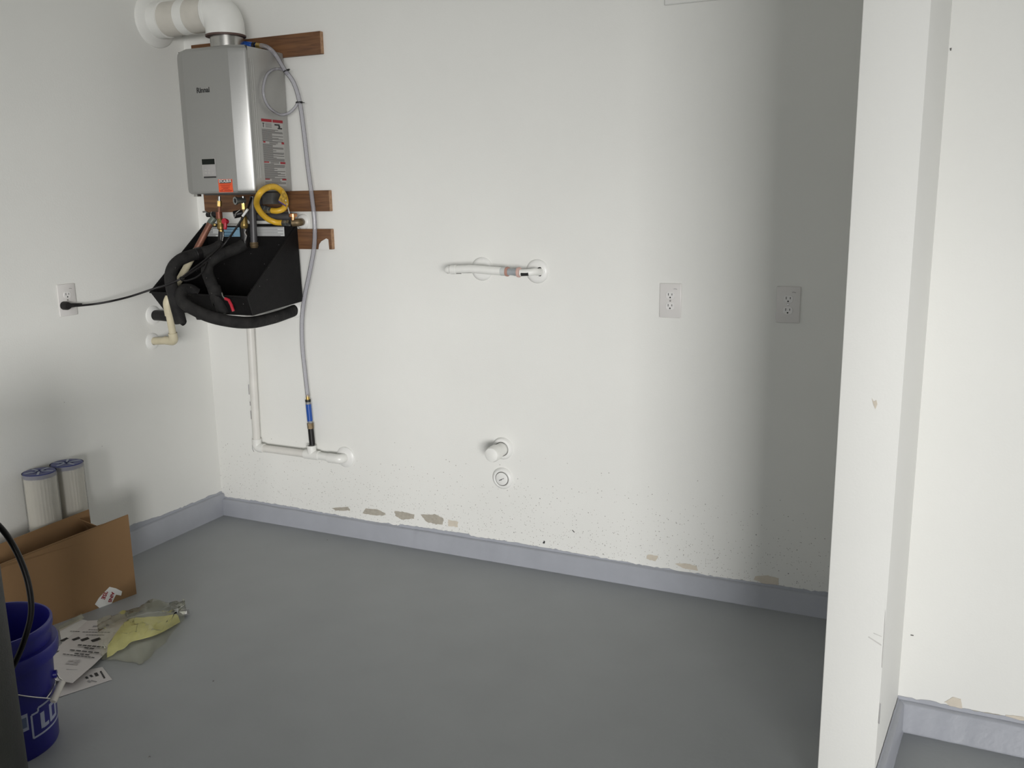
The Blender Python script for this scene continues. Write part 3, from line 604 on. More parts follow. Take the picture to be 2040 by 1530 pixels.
MB().prism([atx(554.5, 399, XG+0.0008), atx(555.5, 402.5, XG+0.0008), atx(570, 412, XG+0.0008), atx(569.5, 409, XG+0.0008)], (0.0006, 0, 0)).build('tag_stripe', mat('purple_print', (0.10, 0.05, 0.22, 1), 0.6), tg, smooth=0)
MB().tube([atx(569, 399, XG+0.002), aty(574, 415, -0.07), aty(577.5, 429, -0.090)], 0.0022, 6).build('tag_string', PAPERW, yc)

# ================================================================== clear drain hose
dh = thing('drain_hose', aty(619, 885, -0.035), 'clear vinyl drain hose from the heater top down to the white pipe tee', 'hose')
main = catmull([aty(514, 91, -0.10), aty(524, 91.5, -0.10), aty(537, 97, -0.10), atx(551, 112, 0.565), aty(567, 139, -0.075), aty(585, 165, -0.06), aty(597, 204, -0.05), aty(605, 260, -0.045), aty(613, 330, -0.045), aty(621, 390, -0.045), aty(626.5, 440, -0.045), aty(626, 490, -0.045), aty(617, 542, -0.045), aty(606, 596, -0.042), aty(601.5, 640, -0.04), aty(602.5, 690, -0.038), aty(608, 745, -0.036), aty(613, 790, -0.035)], 6)
MB().tube(main, 0.0092, 14).build('vinyl_tube', VINYL, dh)
loop = catmull([aty(574, 147, -0.062), atx(562, 138.5, 0.578), atx(546, 138, 0.575), atx(533, 147, 0.572), atx(526, 165, 0.570), atx(524.5, 186, 0.570), atx(531, 206, 0.572), atx(543, 220, 0.574), aty(560, 228.5, -0.085), aty(577, 224, -0.066), aty(589, 212, -0.056), aty(593, 203, -0.054)], 6)
MB().tube(loop, 0.0058, 12).build('coiled_loop', VINYL, dh)
def tie(c, d, r, tail, name='zip_tie'):
    m_ = MB().lathe(c, d, [(-0.0022, r), (-0.0022, r+0.0016), (0.0022, r+0.0016), (0.0022, r)], 14)
    m_.obox(c+Vector(tail).normalized()*(r+0.002), Vector(tail).normalized()*0.004, V(0, 0.0035, 0), V(0, 0, 0.003))
    m_.tube([c+Vector(tail).normalized()*r, c+Vector(tail)], 0.0015, 6); m_.build(name, BLACK, dh)
tie(aty(570.5, 141, -0.072), V(0.35, 0.2, -0.9), 0.0115, V(0.022, -0.005, 0.004))
tie(aty(596, 204, -0.052), V(0.1, 0, -1), 0.0125, V(0.032, -0.008, -0.003))
bl = MB(); a = aty(479, 87.5, -0.10); b = aty(509, 90.5, -0.10)
bl.lathe(a, b-a, [(0, 0), (0, 0.009), (0.01, 0.0125), ((b-a).length*0.75, 0.0125), ((b-a).length, 0.010), ((b-a).length, 0)], 14); bl.build('blue_top_valve', BLUEV, dh)
MB().lathe(b, a-b, [(0, 0), (0, 0.0128), (0.012, 0.0132), (0.014, 0)], 14).build('black_collar', BLACK, dh)
MB().cyl(aty(511, 90.5, -0.10), aty(519.5, 91.5, -0.10), 0.0115, 6).build('brass_barb', BRASS, dh)
_y = -0.035
def seg(name, v0, v1, r, m, hexn=16, r1=None):
    f = lambda v: aty(612.8+(v-790)*0.098, v, _y)
    return MB().cyl(f(v0), f(v1), r, hexn, r1).build(name, m, dh)
seg('lower_brass_barb', 787, 796, 0.0085, BRASS); seg('lower_collar', 796, 800.5, 0.0125, BLACK); seg('clear_end', 800.5, 805, 0.0118, CLEARC)
seg('blue_check_valve', 805, 838.5, 0.0125, BLUEV); seg('clear_end', 838.5, 842.5, 0.0118, CLEARC); seg('brass_adapter', 842.5, 853.5, 0.0145, BRASSD, 6); seg('black_nipple', 853.5, 886, 0.013, BLKG)

# ================================================================== white PVC drain
pd = thing('drain_pipe', V(0.75, 0, 0.375), 'white PVC drain pipe dropping from tray and running to the wall', 'pipe')
RP = 0.0172; yp = -0.034
A = V(0.278, yp, 1.03); Bc = aty(512, 890, yp); Tm = aty(622, 907, yp); Ee = aty(684, 915, yp)
Bc.z = (Bc.z+Tm.z)/2; Tm.z = Bc.z-0.001; Ee.z = Bc.z-0.003; A.x = Bc.x+0.016
MB().tube([A, Bc], RP, 18).build('vertical_pipe', PVCL, pd)
MB().tube(rounded([Bc+(A-Bc).normalized()*0.042, Bc, Bc+V(0.042, 0, 0)], 0.026), 0.0213, 18).build('elbow', PVC, pd)
MB().tube([Bc, Tm], RP, 18).build('horizontal_pipe', PVCL, pd)
tee = MB().tube([Tm+V(-0.038, 0, 0), Tm+V(0.038, 0, 0)], 0.0213, 18); tee.tube([Tm, Tm+V(-0.001, 0, 0.038)], 0.0208, 18); tee.build('tee', PVC, pd)
MB().lathe(Tm+V(-0.001, 0, 0.036), (0, 0, 1), [(0, 0.0), (0, 0.0225), (0.008, 0.0225), (0.008, 0.014)], 18).build('reducer', PVC, pd)
Ew = V(aty(690, 905, 0).x-0.004, 0, Ee.z)
MB().tube([Tm+V(0.03, 0, 0), V(Ew.x-0.05, yp, Ee.z)], RP, 18).build('short_pipe', PVC, pd)
MB().tube(rounded([V(Ew.x-0.062, yp-0.006, Ee.z), V(Ew.x, yp-0.006, Ee.z), V(Ew.x, 0.0, Ee.z)], 0.03), 0.0213, 18).build('wall_elbow', PVC, pd)
MB().lathe((Ew.x, 0, Ee.z), (0, -1, 0), [(0, 0.047), (0.005, 0.046), (0.012, 0.036), (0.014, 0.021)], 32).build('escutcheon', WHITE, pd)

for (u0, v0, u1, v1) in ((495.2, 766, 496.4, 786), (498.0, 800, 498.6, 808), (499.4, 818, 500.6, 835)):
    MB().tube([aty(u0, v0, yp-0.012), aty(u1, v1, yp-0.012)], 0.0016, 6).build('dark_scuff', LINK, pd)
MB().tube([Bc+V(-0.0215, -0.006, 0.012), Bc+V(-0.019, -0.010, -0.006), Bc+V(-0.010, -0.012, -0.0185)], 0.0012, 6).build('dark_scuff', LINK, pd)

# ================================================================== power cord
pc = thing('power_cord', atx(135, 607, 0), 'black power cord from the left outlet to the heater', 'cord')
cp_ = [atx(148, 609, 0.03), atx(157, 609, 0.035), aty(190, 605.5, -0.66), aty(221, 600, -0.62), aty(260, 590.5, -0.55), aty(307, 575, -0.48), aty(333, 567.5, -0.45), aty(359, 556, -0.425), aty(385, 541, -0.375), aty(415, 520, -0.30), aty(445, 489, -0.22), aty(468, 458, -0.20), aty(486, 430, -0.185), aty(494, 414, -0.17), aty(500, 398, -0.14), aty(502, 391, -0.12)]
MB().tube(catmull(cp_, 6), 0.0042, 10).build('cable', BLKG, pc)
MB().tube(catmull([aty(362, 558, -0.43), aty(372, 559, -0.42), aty(392, 552, -0.39), aty(405, 540, -0.36), aty(412, 524, -0.32)], 5), 0.0034, 8).build('cable_return', BLKG, pc)
MB().tube(catmull([aty(361, 554, -0.432), aty(380, 539, -0.395), aty(410, 517, -0.325), aty(436, 494, -0.25), aty(441, 486, -0.23)], 5), 0.0038, 8).build('cable_fold', BLKG, pc)
c = aty(362, 555.5, -0.43); MB().lathe(c, aty(372, 550, -0.41)-c, [(-0.004, 0.006), (-0.004, 0.010), (0.004, 0.010), (0.004, 0.006)], 12).build('twist_tie', BLKG, pc)
MB().tube([aty(483.5, 430.5, -0.19), aty(493.5, 417, -0.19)], 0.0052, 10).build('white_sleeve', WHITE, pc)
pl = MB(); pm = atx(138, 608.5, 0.022)
pl.lathe(V(0.006, pm.y-0.012, pm.z), (1, 0, 0), [(0, 0), (0, 0.0165), (0.02, 0.0165), (0.028, 0.013), (0.028, 0)], 16)
pl.tube([V(0.022, pm.y-0.008, pm.z), V(0.026, pm.y+0.02, pm.z-0.001), V(0.030, pm.y+0.05, pm.z-0.002)], 0.0105, 12, lambda t: 1-0.5*t); pl.build('plug', BLKG, pc)

# ================================================================== outlets
def outlet(c, u, n, label):
    """c: plate centre on the wall, u: direction along the wall to the viewer's right, n: wall normal"""
    c, u, n = Vector(c), Vector(u), Vector(n); z = V(0, 0, 1)
    o = thing('wall_outlet', c, label, 'outlet', 'white duplex wall outlets')
    MB().obox(c+n*0.003, u*0.0397, n*0.003, z*0.0619).build('cover_plate', PLATE, o, bevel=0.0035, bseg=2)
    for s in (1, -1):
        q = c+z*0.0195*s+n*0.0058; P = []
        for k in range(24):
            t = 2*math.pi*k/24; P.append(q+u*max(-0.0172, min(0.0172, 0.0190*math.cos(t)))+z*max(-0.0142, min(0.0142, 0.0165*math.sin(t))))
        MB().prism([p-n*0.0006 for p in P], n*0.0002).build('socket_gap', LINK, o, smooth=0)
        f = MB().prism([q+(p-q)*0.93 for p in P], n*0.0022).build('socket_face', FACE, o, bevel=0.0006, bseg=1, smooth=30)
        m_ = MB()
        for du, hh in ((-0.0066, 0.0045), (0.0066, 0.0036)): m_.obox(q+u*du+z*0.0035+n*0.0022, u*0.0011, n*0.0003, z*hh)
        m_.lathe(q-z*0.0075+n*0.0022, n, [(0, 0), (0, 0.0028), (0.0003, 0.0028), (0.0003, 0)], 12)
        m_.build('slots', BLACK, f, smooth=0)
    MB().lathe(c+n*0.006, n, [(0, 0.0035), (0.001, 0.0030), (0.0013, 0)], 12).build('screw', STEEL, o)
    MB().tube([c+u*(0.012+0.003*k)+z*(0.0425+0.0012*math.sin(k*1.0))+n*0.0062 for k in range(5)], 0.0009, 6).build('scuff', LINK, o)
    return o
outlet((2.198, 0, 1.1105), (1, 0, 0), (0, -1, 0), 'white duplex outlet on the sunlit part of the back wall')
outlet((2.607, 0, 1.1105), (1, 0, 0), (0, -1, 0), 'white duplex outlet in the shade beside the partition')
outlet((0, -0.736, 1.119), (0, 1, 0), (1, 0, 0), 'white duplex outlet on the left wall with a black plug in it')

# ================================================================== capped water lines in the middle of the back wall
def escutcheon(c, parent, r=0.046):
    MB().lathe(c, (0, -1, 0), [(0, r), (0.004, r*0.99), (0.010, r*0.86), (0.0125, r*0.66), (0.011, r*0.40), (0.011, 0.012)], 36).build('escutcheon', WHITE, parent, smooth=60)
yw = -0.085
e2 = aty(1071, 540.5, 0); e1 = aty(961, 535.7, 0)
wl2 = thing('water_line', e2, 'white painted capped water line with grey valve, from the right wall ring', 'pipe')
escutcheon((e2.x, 0, e2.z), wl2)
hole = aty(1075, 541, -0.008)
MB().tube(catmull([V(hole.x+0.004, 0.0, hole.z), V(hole.x+0.004, -0.03, hole.z), aty(1066, 541, -0.062), aty(1054, 543, -0.080), aty(1036, 543.5, yw)], 5), 0.0135, 16).build('wall_bend', PAINTED, wl2)
MB().lathe(aty(1053, 545.5, -0.088), aty(1039.5, 546, -0.092)-aty(1053, 545.5, -0.088), [(0, 0), (0, 0.0075), (0.029, 0.0075), (0.029, 0)], 12).build('black_tape', BLACK, wl2)
MB().lathe((hole.x+0.004, -0.0112, hole.z), (0, -1, 0), [(0, 0), (0, 0.0175), (0.0006, 0.0175), (0.0006, 0)], 20).build('dark_gap', BLACK, wl2, smooth=0)
MB().lathe(aty(1036, 542.5, yw), aty(1030, 542.5, yw)-aty(1036, 542.5, yw), [(0, 0.010), (0, 0.0185), (0.004, 0.0195), (0.010, 0.0185), (0.010, 0.010)], 20).build('copper_ring', mat('primed_copper', (0.62, 0.42, 0.37, 1), 0.5), wl2)
MB().lathe(aty(1031, 542.4, yw), aty(1012, 541.5, yw)-aty(1031, 542.4, yw), [(0, 0), (0, 0.0135), (0.010, 0.0145), (0.018, 0.0125), (0.03, 0.0125), (0.041, 0.0145), (0.041, 0)], 18).build('grey_valve', mat('valve_grey', (0.38, 0.41, 0.43, 1), 0.4, var=0.2, vscale=60), wl2)
MB().lathe(aty(1013, 541.3, yw), aty(1007, 541, yw)-aty(1013, 541.3, yw), [(0, 0.010), (0, 0.0175), (0.004, 0.0185), (0.010, 0.0175), (0.010, 0.010)], 20).build('copper_ring', mat('primed_copper_dark', (0.45, 0.25, 0.20, 1), 0.5), wl2)
MB().cyl(aty(1008, 541, yw), aty(998.5, 540.5, yw), 0.0162, 18).build('grey_coupling', mat('coupling_grey', (0.58, 0.60, 0.59, 1), 0.45), wl2)
wl1 = thing('water_line', e1, 'white painted capped water line in front of the left wall ring', 'pipe')
escutcheon((e1.x, 0, e1.z), wl1)
MB().tube(catmull([aty(999, 540.3, yw), aty(975, 538.5, yw-0.003), aty(945, 536, yw-0.004), aty(925, 536.2, yw-0.003), aty(906, 537, yw)], 5), 0.0158, 18).build('pipe', PAINTED, wl1)
_z = aty(938, 536.2, yw-0.003).z
MB().tube([V(e1.x, 0.0, e1.z), V(e1.x, yw, _z+0.001)], 0.0125, 16).build('wall_stub', PAINTED, wl1)
MB().lathe(aty(909, 537, yw), aty(895, 537.4, yw)-aty(909, 537, yw), [(0, 0.012), (0, 0.0178), (0.022, 0.0178), (0.026, 0.0145), (0.040, 0.0145), (0.045, 0.011), (0.046, 0)], 18).build('end_cap', PAINTED, wl1)
mk = MB()
for u0, u1, v in ((909, 919, 545), (921, 940, 543.5), (944, 950, 543.5), (956, 962, 544)): 
    mk.tube([aty(u0, v, yw-0.0095), aty(u1, v, yw-0.0095)], 0.0011, 6)
mk.build('bare_line', BLACK, wl1)

# capped drain stub and cleanout
e3 = aty(1002, 893, 0)
ds = thing('drain_stub', (e3.x, 0, e3.z), 'white capped drain stub jutting from the wall, above the round cover', 'pipe')
MB().lathe((e3.x, 0, e3.z), (0, -1, 0), [(0, 0.046), (0.004, 0.0455), (0.011, 0.040), (0.013, 0.030)], 36).build('escutcheon', WHITE, ds)
MB().cyl((e3.x, 0, e3.z), (e3.x, -0.095, e3.z), 0.0265, 28).build('pipe', PAINTED, ds)
MB().lathe((e3.x, -0.062, e3.z), (0, -1, 0), [(0, 0.0265), (0, 0.0315), (0.034, 0.0315), (0.046, 0.0275), (0.050, 0.018), (0.051, 0)], 28).build('end_cap', PAINTED, ds)
e4 = aty(1002, 952.5, 0)
co = thing('cleanout_cover', (e4.x, 0, e4.z), 'round white slotted cleanout cover flat on the wall, under the stub', 'cover')
MB().lathe((e4.x, 0, e4.z), (0, -1, 0), [(0, 0.0455), (0.005, 0.0445), (0.012, 0.038), (0.014, 0.033), (0.012, 0.030), (0.010, 0.0295)], 36).build('ring', WHITE, co, smooth=60)
MB().lathe((e4.x, 0, e4.z), (0, -1, 0), [(0.0085, 0), (0.0085, 0.0265), (0.0125, 0.0265), (0.0135, 0.0245), (0.0135, 0)], 32).build('plug_disc', WHITE, co)
MB().lathe((e4.x, 0, e4.z), (0, -1, 0), [(0.006, 0), (0.006, 0.030), (0.0088, 0.030), (0.0088, 0)], 32).build('groove', GINK, co)
m_ = MB(); cc = V(e4.x, -0.0138, e4.z-0.002)
m_.obox(cc+V(-0.006, 0, -0.003), V(0.005, 0, 0.0025), V(0, 0.0004, 0), V(-0.0006, 0, 0.0012)); m_.obox(cc+V(-0.001, 0, -0.001), V(0.001, 0, 0.0006), V(0, 0.0004, 0), V(-0.001, 0, 0.002))
m_.build('slot', BLACK, co, smooth=0)
MB().obox(cc+V(0.005, 0.0002, 0.003), V(0.006, 0, 0.003), V(0, 0.0005, 0), V(-0.0007, 0, 0.0014)).build('slot_edge', LINK, co, smooth=0)

# ================================================================== on the floor, left
def cartridge(x, y, label, rot):
    o = thing('filter_cartridge', (x, y, 0), label, 'filter', 'tall pleated filter cartridges by the left wall')
    R0, N = 0.0555, 56; vs = []; b = MB(); rows = []
    for z in (0.012, 0.490):
        rows.append([V(x+(R0-(0.0022 if k % 2 else 0))*math.cos(2*math.pi*k/N), y+(R0-(0.0022 if k % 2 else 0))*math.sin(2*math.pi*k/N), z) for k in range(N)])
    b.grid([r+[r[0]] for r in rows]); b.build('pleated_media', PLEAT, o, smooth=20)
    for z in (0.0, 0.488):
        cap = MB().lathe((x, y, z), (0, 0, 1), [(0, 0.022), (0, 0.0572), (0.015, 0.0572), (0.018, 0.054), (0.0185, 0.026), (0.014, 0.022), (0.013, 0.0)], 40).build('end_cap', NAVY, o)
        if z > 0.1:
            for k in range(5):
                t = rot+k*math.pi/2.5; d = V(math.cos(t), math.sin(t), 0); e = V(-d.y, d.x, 0)
                MB().obox(V(x, y, z+0.0188)+d*0.030, d*0.021, e*0.0040, V(0, 0, 0.0008)).build('cap_rib', mat('cap_rib', (0.30, 0.33, 0.42, 1), 0.3) if 'cap_rib' not in bpy.data.materials else bpy.data.materials['cap_rib'], cap, bevel=0.0005, bseg=1)
    rows = []                                                          # loose shrink film
    for i in range(15):
        z = 0.0+0.504*i/14
        rows.append([V(x+(0.0598+0.0012*abs(noise.noise(V(k*0.9, z*5, rot*3)))*min(1, 20*abs(z-0.25-0.255)))*math.cos(2*math.pi*k/36), y+(0.0598+0.0012*abs(noise.noise(V(k*0.9, z*5, rot*3)))*min(1, 20*abs(z-0.25-0.255)))*math.sin(2*math.pi*k/36), z) for k in range(36)])
    f = MB().grid([r+[r[0]] for r in rows]); f.build('shrink_film', SHRINK, o, smooth=180)
    return o
cartridge(0.068, -0.993, 'white pleated filter cartridge with blue cap by left wall, the nearer one', 0.5)
cartridge(0.066, -0.872, 'white pleated filter cartridge with blue cap by left wall, the farther one', 1.1)

# cardboard box: long flaps standing up, open top
bx = thing('cardboard_box', (0.24, -1.1, 0), 'open brown cardboard box on the floor with long flaps standing up', 'box')
d = V(-0.2185, -0.9758, 0); n = V(-0.9758, 0.2185, 0)                  # along the box, and away from the camera side
A0 = V(0.338, -0.845, 0); LB, WB, HB, TC = 0.52, 0.15, 0.262, 0.004
zz = V(0, 0, 1)
def pan(name, p, e1, e2, t, **k): return MB().prism([p, p+e1, p+e1+e2, p+e2], t).build(name, CARD, bx, smooth=0, **k)
pan('front_panel', A0, d*LB, zz*HB, n*TC)
pan('back_panel', A0+n*(WB-TC), d*LB, zz*HB, n*TC)
pan('end_panel', A0+n*TC, n*(WB-2*TC), zz*(HB-0.004), d*TC)
pan('end_panel', A0+n*TC+d*(LB-TC), n*(WB-2*TC), zz*(HB-0.004), d*TC)
pan('bottom_panel', A0+n*TC+d*TC, n*(WB-2*TC), d*(LB-2*TC), zz*TC)
MB().prism([A0+zz*HB, A0+d*LB+zz*HB, A0+d*LB+zz*(HB+0.022)-n*0.012, A0+zz*(HB+0.062)+n*0.0], n*TC).build('front_flap', CARD, bx, smooth=0)
Q = A0+n*(WB-TC)
MB().prism([Q+d*0.074+zz*HB, Q+d*LB+zz*HB, Q+d*LB+zz*(HB+0.028)+n*0.0, Q+d*0.076+zz*(HB+0.074)], n*TC).build('back_flap', CARD, bx, smooth=0)
E0 = A0+n*0.006
MB().prism([E0+d*0.035+zz*(HB-0.07), E0+n*(WB-0.012)+d*0.035+zz*(HB-0.07), E0+n*(WB-0.014)+d*0.118+zz*(HB+0.047), E0+n*0.004+d*0.118+zz*(HB+0.047)], zz*0.004).build('end_flap', CARD, bx, smooth=0)
# torn white sticker with red letters
def onbox(u, v, dd=0.0):
    r = ray(u, v); k = ((A0-CAM).dot(n))/r.dot(n); return CAM+r*k-n*dd
sp = [(218, 1169), (231, 1172), (243, 1178), (241, 1186.5), (231, 1184.5), (227, 1192), (219.5, 1208), (201, 1213.5), (189, 1204), (197, 1191)]
sk = MB().prism([onbox(u, v, 0.0004) for u, v in sp], -n*0.0006).build('torn_sticker', WHITE, bx, smooth=0, label='torn white sticker with red letters')
def word(txt, u0, v0, u1, v1, hgt, name):
    a, b = onbox(u0, v0, 0.0013), onbox(u1, v1, 0.0013); x = (b-a); up = x.cross(n)
    text_mesh(txt, hgt, a, x, -up if (-up).dot(x.cross(-n)) < 0 else up, name, RPRINT, sk, depth=0.0003, sx=1.0, offset=0.0007)
word('AINS', 222.5, 1179, 213, 1205, 0.0180, 'sticker_letters'); word('\u2019ISE', 208.5, 1177, 195, 1206, 0.0215, 'sticker_letters')

# papers
def page(name, corners, z, label, m=PAPER, curl=None, nx=10, ny=10, group='printed sheets on the floor'):
    tl, tr_, br, bl_ = [atz(u, v, z) for u, v in corners]; rows = []
    for i in range(ny+1):
        t = i/ny; row = []
        for k in range(nx+1):
            s = k/nx; p = tl.lerp(tr_, s).lerp(bl_.lerp(br, s), t); p.z = z+(curl(s, t) if curl else 0)+0.0008*abs(noise.noise(V(p.x*12, p.y*12, z*99))); row.append(p)
        rows.append(row)
    o = thing(name, (tl+br)/2*1.0, label, 'paper', group)
    o.location.z = 0; WLOC[o.name] = Vector(o.location)
    MB().sheet(rows, (0, 0, 0.0004)).build('sheet', m, o, smooth=60)
    return o
def prn(o, z, lines, ink, name, w=0.0016):
    b = MB()
    for (x0, y0, x1, y1, th, nw) in lines:                            # crop coordinates of the line of print
        for k in range(nw):
            s0 = k/nw; s1 = (k+0.82)/nw if nw > 1 else 1
            f = lambda s: atz(100+(x0+(x1-x0)*s)/5.886, 1140+(y0+(y1-y0)*s)/5.886, z)
            p, q = f(s0), f(s1); dv = (q-p); e = V(-dv.y, dv.x, 0).normalized()*w*th
            b.hexa([p-e, q-e, q+e, p+e], [p-e+V(0, 0, 0.0003), q-e+V(0, 0, 0.0003), q+e+V(0, 0, 0.0003), p+e+V(0, 0, 0.0003)])
    return b.build(name, ink, o, smooth=0)
p4 = page('paper_sheet', [(118, 1255), (161, 1233), (178, 1238), (124, 1284)], 0.0012, 'bright white sheet edge under the printed pages, by the cardboard box', PAPERW)
p3 = page('paper_sheet', [(118, 1345), (204, 1329), (223.5, 1354), (112, 1391)], 0.0012, 'small printed sheet poking out below the curled page, nearest the camera')
prn(p3, 0.0028, [(590, 1160, 640, 1245, 1.6, 5), (530, 1180, 552, 1215, 3, 1), (470, 1205, 495, 1225, 2, 1), (420, 1225, 440, 1245, 2, 1)], INK, 'print')
prn(p3, 0.0028, [(445, 1270, 470, 1290, 2, 1), (480, 1268, 545, 1285, 1.5, 4)], LINK, 'faint_print')
p2 = page('paper_sheet', [(174, 1237), (257, 1231), (214, 1284), (106, 1298)], 0.0042, 'printed sheet with four dark blocks, partly under the curled page')
prn(p2, 0.0056, [(500, 635, 690, 625, 3.2, 1)], LINK, 'title'); prn(p2, 0.0056, [(235, 690, 350, 695, 1.2, 4), (450, 672, 625, 678, 1, 6), (380, 700, 705, 705, 1.2, 9), (420, 735, 640, 738, 1, 7)], GINK, 'print')
prn(p2, 0.0056, [(125, 805, 205, 770, 4, 1), (262, 795, 345, 765, 5, 1), (362, 800, 450, 770, 5.5, 1), (485, 808, 588, 775, 6, 1)], INK, 'blocks')
cu = lambda s, t: 0.016*max(0, t-0.55)*(0.5+s)*1.6+0.006*math.sin(math.pi*t)
p1 = page('paper_sheet', [(143, 1277), (232, 1282), (146, 1371), (62, 1352)], 0.0072, 'curled printed sheet on top of the papers, next to the blue bucket', curl=cu)
prn(p1, 0.0168, [(325, 852, 660, 880, 2.2, 6), (400, 885, 525, 898, 2.0, 2)], INK, 'title'); prn(p1, 0.0172, [(232, 910, 585, 945, 1.8, 5), (285, 950, 470, 970, 1.6, 3), (150, 958, 525, 1002, 1.3, 9)], INK, 'print')
prn(p1, 0.0178, [(190, 1140, 320, 1146, 1.0, 1)], LINK, 'footer'); prn(p1, 0.0176, [(210, 1035, 360, 1030, 2.5, 4), (185, 1065, 330, 1080, 2.2, 3), (270, 1050, 350, 1052, 2, 2)], mat('faint_ink', (0.45, 0.43, 0.43, 1), 0.8), 'faint_picture')

# yellow folded sheet inside a clear bag
def cr(x, y, z=0.0): return atz(100+x/5.886, 1140+y/5.886, z)
up_ = catmull([cr(690, 850, .004), cr(800, 680, .006), cr(930, 555, .006), cr(1100, 535, .006), cr(1300, 520, .006), cr(1480, 512, .008)], 4)
lo_ = catmull([cr(665, 1005, .004), cr(760, 950, .008), cr(870, 890, .010), cr(1000, 800, .012), cr(1250, 735, .010), cr(1525, 585, .008)], 4)
ys = thing('yellow_sheet', (lo_[0]+up_[-1])/2, 'crumpled pale yellow sheet inside the clear bag', 'sheet'); ys.location.z = 0; WLOC[ys.name] = Vector(ys.location)
rows = []
for k in range(9):
    s = k/8; rows.append([a.lerp(b, s)+V(0, 0, 0.012*math.sin(math.pi*s)+0.006*noise.noise(V(a.x*30, s*5, 1))) for a, b in zip(up_, lo_)])
MB().sheet(rows, (0, 0, 0.0015)).build('folded_sheet', YSHEET, ys, smooth=50)
bg_ = thing('plastic_bag', atz(290, 1270), 'clear crinkled plastic bag on the floor beside the papers', 'bag'); 
top_ = catmull([cr(560, 700), cr(760, 600), cr(960, 530), cr(1250, 470), cr(1560, 450), cr(1600, 470)], 5)
bot_ = catmull([cr(600, 1020), cr(700, 1040), cr(930, 1060), cr(1080, 1075), cr(1300, 880), cr(1560, 570)], 5)
rows = []
for k in range(17):
    s = k/16; row = []
    for i, (a, b) in enumerate(zip(top_, bot_)):
        p = a.lerp(b, s); u = i/(len(top_)-1); hgt = math.sin(math.pi*min(1, max(0, s)))**0.7*(0.018+0.030*math.exp(-((u-0.55)/0.16)**2))*min(1, 4*u+0.15)*min(1, 5*(1-u)+0.12)
        f = abs(noise.noise(V(p.x*18, p.y*18, 2)))*0.034+abs(noise.noise(V(p.x*50, p.y*50, 7)))*0.012
        p = p+V(0.012*noise.noise(V(i*.7, k*.4, 3)), 0.012*noise.noise(V(i*.7, k*.4, 8)), 0); p.z = 0.036*min(1, 6*s*(1-s)*2) + hgt*0.55+f*min(1, 8*s*(1-s)+0.15)+0.001; row.append(p)
    rows.append(row)
MB().grid(rows).build('film', FILM, bg_, smooth=25)
MB().sheet([[cr(1290, 470, .012), cr(1450, 448, .014), cr(1628, 428, .010)], [cr(1420, 510, .012), cr(1540, 512, .014), cr(1632, 496, .010)]], (0, 0, 0.0006)).build('sealed_end', clear_mat('bag_end_film', (0.9, 0.9, 0.92, 1), 0.25, haze=(0.8, 0.8, 0.82, 1), hz=0.28), bg_, smooth=0)
MB().sheet([[cr(100, 640, .02), cr(240, 560, .02), cr(365, 485, .02)], [cr(110, 690, .004), cr(270, 600, .004), cr(400, 540, .004)]], (0, 0, 0.0006)).build('bag_flap', FILM, bg_, smooth=0)

# ================================================================== blue bucket
BX, BY, BH = 0.79, -1.72, 0.362
bk = thing('bucket', (BX, BY, 0), 'blue plastic five gallon bucket with pale lettering on the floor', 'bucket')
def rad(z): return 0.1305+(0.1445-0.1305)*z/BH
MB().lathe((BX, BY, 0), (0, 0, 1), [(0.006, 0), (0.006, 0.122), (0, 0.124), (0, 0.129), (0.006, 0.1312), (0.262, rad(0.262)), (0.264, 0.157), (0.272, 0.1585), (0.298, 0.1592), (0.302, 0.157), (0.303, rad(0.303)+0.001), (0.335, rad(0.335)+0.001), (0.337, 0.149), (0.343, 0.1505), (0.358, 0.151), (BH, 0.149), (BH, 0.1445), (0.355, 0.1425), (0.012, 0.126), (0.010, 0)], 64).build('pail', BLUEP, bk, smooth=35)
def cang(u, v):
    """angle and height where the sight line meets the bucket wall"""
    r = ray(u, v); R = 0.1345
    for _ in range(4):
        ox, oy = CAM.x-BX, CAM.y-BY; a = r.x**2+r.y**2; b = 2*(ox*r.x+oy*r.y); c = ox*ox+oy*oy-R*R
        D = b*b-4*a*c
        if D < 0: D = 0
        k = (-b-math.sqrt(D))/(2*a); p = CAM+r*k; R = rad(p.z)
    return math.atan2(p.y-BY, p.x-BX), p.z
def oncyl(t, z, dr=0.0008): R = rad(z)+dr; return V(BX+R*math.cos(t), BY+R*math.sin(t), z)
def strip(mb, a0, z0, a1, z1, w):
    n_ = max(2, int(abs(a1-a0)/0.05)+1)
    dx, dz = (a1-a0)*0.135, z1-z0; L = math.hypot(dx, dz); ex, ez = -dz/L*w/2/0.135, dx/L*w/2
    A_ = []; B_ = []
    for k in range(n_+1):
        s = k/n_; t, z = a0+(a1-a0)*s, z0+(z1-z0)*s
        A_.append((t+ex, z+ez)); B_.append((t-ex, z-ez))
    mb.add([oncyl(*p) for p in A_]+[oncyl(*p) for p in B_]+[oncyl(*p, 0.0001) for p in A_]+[oncyl(*p, 0.0001) for p in B_],
           [(k, k+1, n_+1+k+1, n_+1+k) for k in range(n_)]+[(2*(n_+1)+k, 2*(n_+1)+k+1, k+1, k) for k in range(n_)]+[(n_+1+k, n_+1+k+1, 3*(n_+1)+k+1, 3*(n_+1)+k) for k in range(n_)])
th0, zt_ = cang(65, 1450)                                             # where the outline starts
lg = MB(); dth = 1/0.135
def seq(ps, w):
    for (a0, z0), (a1, z1) in zip(ps, ps[1:]): strip(lg, a0, z0, a1, z1, w)
pA = cang(67.5, 1470.5); pB = cang(61.5, 1426); pC = cang(75.5, 1417.5); pD = cang(75.5, 1410.5); pE = cang(97, 1393)
